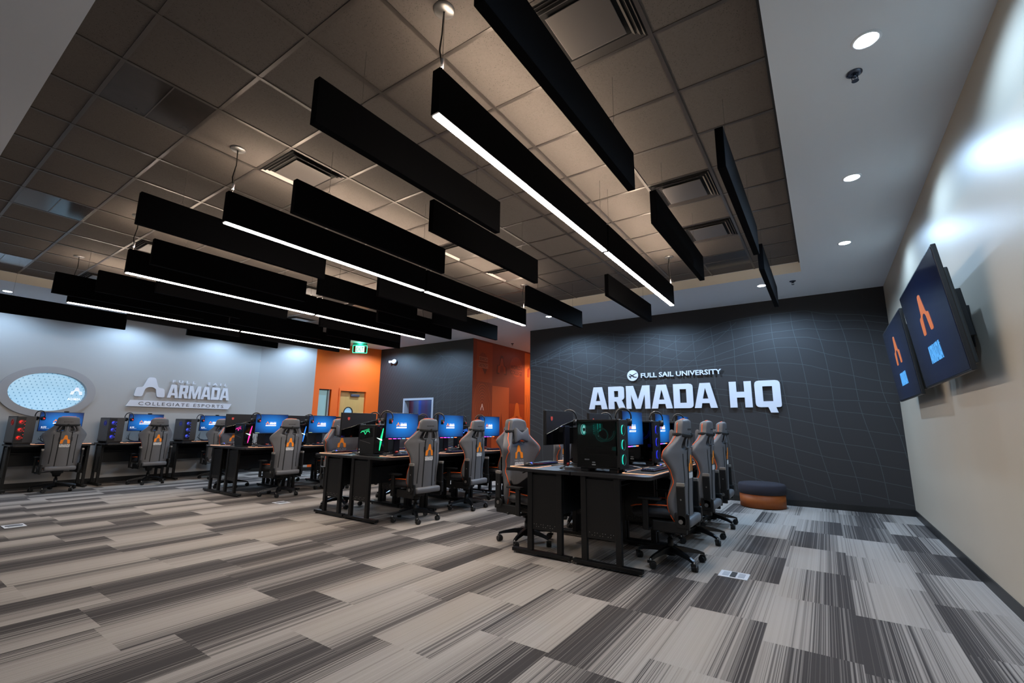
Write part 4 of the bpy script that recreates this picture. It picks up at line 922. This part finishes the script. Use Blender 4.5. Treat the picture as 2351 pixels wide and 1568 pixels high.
# ================================================================== PC TOWERS (front faces -y, window on -x)
def fanglow(mb, c, ax, R, m, seg=24, n=None):
    T = Matrix.Translation(Vector(c)) @ Vector((0, 0, 1)).rotation_difference(Vector(ax)).to_matrix().to_4x4()
    mb.torus(c, R, R*.11, m, T.to_3x3().to_4x4(), seg, rseg=6)
def tower_glass(col, col2):
    g = glow('rgb_'+col[1:], col, .8); g2 = glow('rgbdim_'+col2[1:], col2, .20); wh = mat('rgb_core_'+col[1:], '#ffffff', .5, emit='#b8fff2' if col[1] == '2' and col[3] == 'e' else '#5060ff', es=2.5)
    t = thing('pc_tower', 'x', 'computer', (0, 0, 0), 0, 'glass-sided PC towers'); x, y, z = .115, .22, .50
    inner = mat('case_interior', '#0a0b0c', .6)
    mb = MB()
    mb.box((x-.012, -y, .035), (x, y, z), M_METAL); mb.box((-x, -y, z-.02), (x, y, z), M_METAL, .003); mb.box((-x, -y, .035), (x, y, .055), M_METAL)
    mb.box((-x, y-.012, .035), (x, y, z), M_METAL); mb.box((-x, -y-.006, .035), (x, -y+.02, z), M_BLACK, .006)
    mb.box((-x+.006, -y+.02, .055), (x-.012, y-.012, .16), inner); mb.box((x-.03, -y+.02, .16), (x-.012, y-.012, z-.02), inner); ch = mb.obj('case', t)
    mb = MB(); mb.box((-x-.004, -y+.03, .05), (-x, y-.004, z-.015), glass('side_glass', '#9a9ea0', .03)); mb.obj('side_window', t)
    mb = MB()
    for yy in (-.15, .15):
        for xx in (-.08, .08):
            mb = MB(); mb.box((xx-.022, yy-.04, 0), (xx+.022, yy+.04, .036), M_BLACK, .006); mb.obj('case_foot', t)
    mb = MB(); fanglow(mb, (-.02, y-.035, .40), (0, 1, 0), .05, g); mb.cyl((-.02, y-.03, .40), (-.02, y-.024, .40), .052, wh, seg=24); mb.cyl((-.02, y-.04, .40), (-.02, y-.028, .40), .016, M_BLACK, seg=16); mb.obj('rear_fan', t)
    mb = MB(); mb.box((.02, -.16, .19), (.085, .20, .47), mat('motherboard', '#08100f', .5)); mb.box((-.015, .055, .345), (.02, .075, .46), g2)
    for k in range(4): mb.box((-.012, .00+.013*k, .37), (.02, .006+.013*k, .46), g if k % 2 else g2)
    for k in range(5): mb.cyl((.015, .095, .36+.02*k), (.018, .095, .36+.02*k), .004, g, seg=8)
    mb.box((-.02, -.03, .335), (.015, .03, .342), glow('board_strip_'+col[1:], '#c8fff4' if col != '#2030ff' else '#8090ff', 3)); mb.obj('motherboard', t)
    mb = MB(); mb.box((-.06, -.17, .20), (.03, .17, .245), mat('gpu_shroud', '#0c0d0e', .35), .004); mb.box((-.0615, -.05, .222), (-.060, .15, .228), mat('gpu_trim', '#55605e', .4)); mb.box((-.063, -.168, .205), (-.060, -.13, .24), g2); mb.obj('graphics_card', t)
    mb = MB(); R = Matrix.Rotation(pi/2, 4, 'Y'); mb.torus((-.05, -.02, .35), .062, .006, g2, R, 26); mb.torus((-.05, -.06, .39), .085, .005, g2, R, 20, -1.6, 1.5); mb.torus((-.045, -.06, .39), .10, .004, g2, R, 20, -1.5, 1.2)
    mb.cyl((-.03, -.02, .35), (.02, -.02, .35), .045, M_GLOSS, seg=24); mb.obj('cpu_cooler', t)
    for k in range(3):
        zz = .12+.14*k; mb = MB(); mb.torus((-.01, -y-.0065, zz), .050, .0025, g2, Matrix.Rotation(pi/2, 4, 'X'), 24, rseg=5)
        mb.torus((-.01, -y-.0075, zz), .050, .0055, g, Matrix.Rotation(pi/2, 4, 'X'), 14, pi*.65, pi*1.25, 6); mb.obj('front_fan', t)
    mb = MB(); T = TM((-x-.005, 0, 0), (0, -1, 0), (0, 0, 1)); st = mat('sticker_grey', '#77797a', .6)
    mb.text('GEFORCE RTX', T @ Matrix.Translation((-.11, .115, 0)), st, .05, .011, .0006, .02); mb.text('RYZEN', T @ Matrix.Translation((-.04, .09, 0)), st, .03, .012, .0006, .03); mb.box((-.058, -.0005, .07), (-.022, .0005, .079), st, T=TM((-x-.005, 0, 0), (0, -1, 0), (-1, 0, 0)) ) if False else None
    mb.plate([[(-.06, .064), (-.02, .064), (-.02, .073), (-.06, .073)]], T, st, .0006); mb.obj('sticker', t)
    lp = bpy.data.lights.new('case_fill', 'POINT'); lp.energy = .35; lp.color = lin(col)[:3]; lp.shadow_soft_size = .02  # added fill light, helps the glowing parts brighten the case interior
    lo = bpy.data.objects.new('case_fill', lp); COL.objects.link(lo); lo.parent = t; lo.location = (-.07, .12, .42)
    return t
def tower_slim(col):
    g = glow('rgbs_'+col[1:], col, 1.2); g2 = glow('rgbsd_'+col[1:], col, .25)
    t = thing('pc_tower', 'x', 'computer', (0, 0, 0), 0, 'slim angular PC towers'); x, y, z = .085, .160, .41
    mb = MB(); mb.box((-x, -y, .02), (x, y, z), M_BLACK, .008); mb.box((-x-.004, -y+.01, z-.01), (x+.004, y-.01, z+.012), M_METAL, .004)
    mb.plate([rpoly([(-.160, .02), (-.195, .05), (-.178, .22), (-.195, .40), (-.160, .42)], .01)], TM((0, 0, 0), (0, 1, 0), (0, 0, 1)), M_GLOSS, .15); mb.obj('case', t)
    mb = MB(); mb.box((-x-.015, -.17, 0), (x+.015, .02, .02), M_METAL, .004); mb.box((-.06, .06, 0), (.06, .17, .02), M_BLACK, .004); mb.obj('case_foot', t)
    T = TM((-x-.0015, 0, 0), (0, -1, 0), (0, 0, 1))
    mb = MB(); mb.plate([[(-.145, .22), (-.145, .36), (.11, .385), (.13, .26)]], T, mat('side_window_dark', '#06090a', .12), .003); mb.obj('side_window', t)
    T2 = T @ Matrix.Translation((0, 0, .0025))
    mb = MB(); mb.plate([[(-.12, .335), (.05, .375), (.06, .345), (-.10, .320)]], T2, g2, .001)
    mb.tube([T2 @ Vector(p) for p in ((-.13, .31, 0), (-.10, .332, 0), (-.06, .330, 0), (-.028, .290, 0), (.0, .330, 0), (.05, .335, 0), (.065, .315, 0))], .0035, g, 5); mb.obj('glow_pattern', t)
    mb = MB()
    for cy in (-.075, .03): mb.torus(T2 @ Vector((cy, .275, 0)), .040, .0010, mat('fan_ring_dim', '#1c2a26', .4), Matrix.Rotation(pi/2, 4, 'Y'), 22, rseg=4)
    mb.obj('fan_ring', t)
    mb = MB(); mb.plate([[(-.14, .205), (.09, .165), (.09, .172), (-.14, .211)]], T2, mat('side_slash', '#6a6664', .35, .6), .002); mb.obj('trim_line', t)
    TF = TM((0, -.182, 0), (1, 0, 0), (0, 0, 1))
    mb = MB(); mb.plate([[(.035, .375), (.047, .375), (.022, .215), (.008, .225)]], TF, g, .03); mb.plate([[(-.055, .245), (.028, .205), (.024, .225)]], TF, mat('led_white', '#d8fff0', .5, emit='#d8fff4', es=1.6), .03)
    mb.plate([[(.006, .205), (.022, .195), (-.006, .07), (-.014, .075)]], TF, g, .03); mb.obj('front_light', t)
    mb = MB(); mb.plate([[(-.150, .07), (-.130, .07), (-.130, .09), (-.150, .09)], [(-.145, .075), (-.135, .075), (-.135, .085), (-.145, .085)]], T2, M_TXT, .0006); mb.plate([[(-.150, .03), (-.125, .03), (-.125, .052), (-.150, .052)]], T2, M_TXT, .0006); mb.obj('sticker', t)
    return t
def tower_wall(col):
    g = glow('rgbw_'+col[1:], col, .75); g2 = glow('rgbwd_'+col[1:], col, .10)
    t = thing('pc_tower', 'x', 'computer', (0, 0, 0), 0, 'PC towers along the white wall'); x, y, z = .125, .21, .51
    mb = MB(); mb.box((-x, -y, .03), (x, y, z), mat('case_grey', '#3a3838', .45), .005); mb.obj('case', t)
    mb = MB(); mb.box((-x-.003, -y+.03, .05), (-x, y-.02, z-.02), mat('case_side_glass', '#4a494b', .12), .001); mb.torus((-x-.004, -.03, .40), .05, .005, g2, Matrix.Rotation(pi/2, 4, 'Y'), 24); mb.cyl((-x-.003, -.03, .40), (-x-.006, -.03, .40), .028, g2, seg=20); mb.obj('side_window', t)
    mb = MB(); mb.box((-x+.004, -y-.004, .045), (-.01, -y, z-.015), mat('front_mesh', '#050505', .4), .002); mb.obj('front_panel', t)
    for k in range(3):
        zz = .125+.14*k; mb = MB(); mb.cyl((-.066, -y-.004, zz), (-.066, -y-.006, zz), .042, g2, seg=24); mb.cyl((-.074, -y-.006, zz+.006), (-.074, -y-.008, zz+.006), .022, g, seg=24); mb.cyl((-.062, -y-.008, zz-.002), (-.062, -y-.010, zz-.002), .011, M_BLACK, seg=12); mb.obj('front_fan', t)
    mb = MB()
    for k in range(6): mb.cyl((-.018, -y-.004, .12+.06*k), (-.018, -y-.007, .12+.06*k), .006, g, seg=8)
    mb.obj('led', t)
    mb = MB(); mb.box((-x+.01, -y+.02, 0), (x-.01, -y+.07, .032), M_BLACK, .004); mb.box((-x+.01, y-.07, 0), (x-.01, y-.02, .032), M_BLACK, .004); mb.obj('case_foot', t)
    return t
# ================================================================== SMALL DESK THINGS
def headset():
    t = thing('headset', 'x', 'headset', (0, 0, 0), 0, 'black gaming headsets hung on monitor corners'); hm = mat('headset_black', '#131315', .35)
    mb = MB(); mb.torus((0, 0, 0), .083, .008, hm, Matrix.Rotation(pi/2, 4, 'X'), 26, -.15, pi+.15); mb.torus((0, 0, 0), .091, .004, mat('headset_band', '#6d655c', .3, .4), Matrix.Rotation(pi/2, 4, 'X'), 22, .7, pi-.7); mb.obj('headband', t)
    for s in (-1, 1):
        mb = MB(); mb.cyl((s*.076, 0, -.055), (s*.048, 0, -.055), .040, hm, .036, seg=24); mb.torus((s*.044, 0, -.055), .028, .011, M_STRAP, Matrix.Rotation(pi/2, 4, 'Y'), 20); mb.tube([(s*.083, 0, -.01), (s*.086, 0, -.035), (s*.078, 0, -.055)], .007, hm)
        c = mb.obj('ear_cup', t)
        mb = MB(); mb.cyl((s*.0765, 0, -.055), (s*.080, 0, -.055), .014, glow('headset_red', '#ff2a20', 2.2), seg=14); mb.obj('logo_light', c)
    mb = MB(); mb.tube([(-.062, -.03, -.075), (-.058, -.07, -.10), (-.05, -.10, -.115)], .003, hm); mb.ell((-.048, -.105, -.117), (.006, .010, .006), hm, 8); mb.obj('microphone', t)
    return t
def keyboard():
    t = thing('keyboard', 'x', 'keyboard', (0, 0, 0), 0, 'black lit gaming keyboards')
    mb = MB(); mb.box((-.21, -.068, 0), (.21, .068, .016), M_BLACK, .004); mb.obj('case', t)
    mb = MB(); km = mat('keycap', '#19191c', .5)
    for r in range(5):
        for c in range(18):
            if (c == 14 and r != 2): continue
            mb.box((-.200+c*.0222, -.060+r*.0245, .016), (-.181+c*.0222, -.040+r*.0245, .026), km)
    k = mb.obj('keycaps', t)
    mb = MB(); mb.box((-.2, -.0605, .0155), (-.07, .061, .0172), glow('keyglow_blue', '#3a50c8', .5)); mb.box((-.07, -.0605, .0155), (.08, .061, .0172), glow('keyglow_purple', '#7040c0', .5)); mb.box((.08, -.0605, .0155), (.2, .061, .0172), glow('keyglow_red', '#c03048', .5)); mb.obj('backlight', t)
    return t
def mouse():
    t = thing('computer_mouse', 'x', 'mouse', (0, 0, 0), 0, 'black gaming mice')
    mb = MB(); v = mb.ell((0, 0, .004), (.031, .058, .034), mat('mouse_shell', '#1a191b', .3), 18)
    for q in v: q.co.z = max(q.co.z, 0); 
    mb.obj('body', t)
    mb = MB(); mb.cyl((-.004, .032, .030), (.004, .032, .030), .010, glow('mouse_glow', '#5060ff', 2), seg=14); mb.obj('scroll_wheel', t)
    return t
def mousepad():
    t = thing('mouse_pad', 'x', 'mouse pad', (0, 0, 0), 0, 'dark desk mats with glowing edges')
    mb = MB(); mb.plate([rpoly([(-.40, -.15), (.40, -.15), (.40, .15), (-.40, .15)], .02)], Matrix.Translation((0, 0, .002)), mat('pad_cloth', '#141417', .9, bump=.4, bscale=900), .004); mb.obj('cloth', t)
    mb = MB(); lp = rpoly([(-.402, -.152), (.402, -.152), (.402, .152), (-.402, .152)], .02); mb.tube([(a, b, .0035) for a, b in lp], .0022, mat('pad_glow', '#ffc79a', .5, emit='#ffb488', es=.95), 5, True); mb.obj('glow_edge', t)
    mb = MB(); mb.box((-.33, .150, 0), (-.27, .175, .014), M_BLACK, .004); mb.obj('controller', t)
    return t
def cables():
    mb = MB(); mc = mat('cable_black', '#0b0b0b', .5)
    for k in range(5):
        r = random.Random(k); pts = [(-.19+.015*k, .24, .08+.03*k)]
        for j in range(1, 7):
            pts.append((-.20+.075*j+r.uniform(-.02, .02), .265+r.uniform(-.05, .05), max(.006, .07-.03*j+r.uniform(0, .03))))
        sm = []
        for i in range(len(pts)-1):
            a = Vector(pts[max(0, i-1)]); b = Vector(pts[i]); c = Vector(pts[i+1]); d = Vector(pts[min(len(pts)-1, i+2)])
            for q in (0, .33, .66): sm.append(.5*((2*b)+(c-a)*q+(2*a-5*b+4*c-d)*q*q+(3*b-a-3*c+d)*q**3))
        mb.tube(sm, .0035, mc, 5)
    o = mb.obj('cable_bundle'); tag(o, 'x', 'cable', 'loose black cables behind the monitors'); return o

protos = {}
def place(key, builder, loc, rz, label):
    if key not in protos:
        t = builder(); protos[key] = t; t.location = loc; t.rotation_euler = (0, 0, rz); t['label'] = label; return t
    return dup(protos[key], loc, rz, label)
rng = random.Random(3)
ISL = [(-2.08, 'the nearest island'), (-5.54, 'the middle island'), (-9.12, 'the far left island')]
POS = ['front', 'second', 'last']
CH = {(0, 1): [(-1.33, 4.67, 0), (-1.335, 5.77, 0), (-1.345, 6.76, 2)], (0, -1): [(-2.85, 4.50, -9), (-2.85, 5.66, -4), (-2.86, 6.8, 0)],
      (1, 1): [(-4.69, 4.58, -2), (-4.73, 5.70, 4), (-4.80, 6.80, -3)], (1, -1): [(-6.37, 4.60, -20), (-6.36, 5.7, -5), (-6.36, 6.8, 0)],
      (2, 1): [(-8.17, 4.62, 0), (-8.22, 5.72, 0), (-8.25, 6.8, 0)], (2, -1): [(-9.98, 4.62, -8), (-9.95, 5.7, 0), (-9.95, 6.8, 0)]}
def station(cx, cy, rz, where, ptype, mstyle, chair_at, mon_x, pc_x, wd=1.06, front=False):
    c, s = cos(rz), sin(rz)
    def L(x, y, z=0): return (cx+x*c-y*s, cy+x*s+y*c, z)
    zt = .831
    place('desk%.2f' % wd, lambda: desk(wd), L(0, 0), rz, 'black metal-legged desk, '+where)
    place('chair', chair, (chair_at[0], chair_at[1], 0), rz+radians(chair_at[2]), 'grey gaming chair with orange piping at '+where)
    place('mon_'+mstyle, lambda: monitor(mstyle), L(mon_x, .02, zt+.001), rz, ('monitor with blue ARMADA screen at ' if front else 'monitor seen from behind at ')+where)
    place('pc_'+ptype, {'teal': lambda: tower_glass('#20e8d0', '#0aa894'), 'blueglass': lambda: tower_glass('#2030ff', '#1020c0'), 'green': lambda: tower_slim('#20e890'), 'pink': lambda: tower_slim('#ff2fa0'), 'blue': lambda: tower_slim('#2a7cff'),
          'red': lambda: tower_wall('#ff2418'), 'bluewall': lambda: tower_wall('#3a48ff'), 'bluewall2': lambda: tower_wall('#4a60ff')}[ptype], L(pc_x, .02 if wd > 1.1 else (.155 if ptype in ('teal', 'blueglass') else .20), zt), rz+(radians(8) if ptype in ('red', 'bluewall', 'bluewall2') else 0),
          {'teal': 'glass-sided PC tower glowing teal at ', 'blueglass': 'glass-sided PC tower glowing blue at ', 'green': 'slim PC tower with green light lines at ', 'pink': 'slim PC tower with pink light lines at ', 'blue': 'slim PC tower with blue light lines at ', 'red': 'PC tower with red fans at ', 'bluewall': 'PC tower with blue fans at ', 'bluewall2': 'PC tower with pale blue fans at '}[ptype]+where)
    place('pad', mousepad, L(.11 if wd > 1.1 else .06, -.215, zt), rz, 'dark mat with glowing edge, '+where)
    place('kbd', keyboard, L(mon_x-.10, -.225, zt+.005), rz+radians(rng.uniform(-4, 4)), 'black gaming keyboard at '+where)
    place('mouse', mouse, L(mon_x+.19, -.235, zt+.0045), rz+radians(rng.uniform(-12, 12)), 'black mouse right of the keyboard at '+where)
    place('headset', headset, L(mon_x-.312, .008, zt+.532), rz+radians(-48), 'black headset hung on the monitor at '+where)
    place('cables', cables, L(mon_x-.06, 0, zt), rz, 'loose black cables behind the monitor at '+where)
for ii, (xc, inm) in enumerate(ISL):
    for sd in (1, -1):
        for k in range(3):
            yc = 4.585+1.07*k; cx = xc+sd*.387
            where = '%s %s desk of %s' % (POS[k], 'right' if sd > 0 else 'left', inm)
            if ii == 0: pt = ('teal', 'blueglass', 'blueglass')[k] if sd > 0 else 'blue'
            elif ii == 1: pt = ('green', 'pink', 'blue')[k] if sd > 0 else 'blue'
            else: pt = ('pink', 'blue', 'green')[k] if sd > 0 else 'blue'
            ms = 'rgb' if (ii < 2 and sd > 0) else 'desktop'
            if sd > 0: mx = (.245, .28, .24)[k] if ii == 0 else (.13 if ii == 1 else .10); px = -.28 if ii < 1 else -.25
            else: mx = .10; px = -.30
            if ii and sd > 0: px = -.275 if ii == 1 else -.31
            station(cx, yc, sd*pi/2, where, pt, ms, CH[(ii, sd)][k], mx, px, front=sd > 0)
for k, (yc, my, py, cy) in enumerate(((2.35, 2.45, 1.915, 2.42), (3.65, 3.80, 3.225, 3.82), (4.95, 5.16, 4.565, 5.12))):
    station(-12.26, yc, pi/2, '%s desk along the white left wall' % ('first', 'second', 'third')[k], ('red', 'bluewall', 'bluewall2')[k], 'lock', (-11.80, cy, (-3, 3, -12)[k]), my-yc, py-yc, wd=1.15, front=True)
bpy.context.view_layer.update()
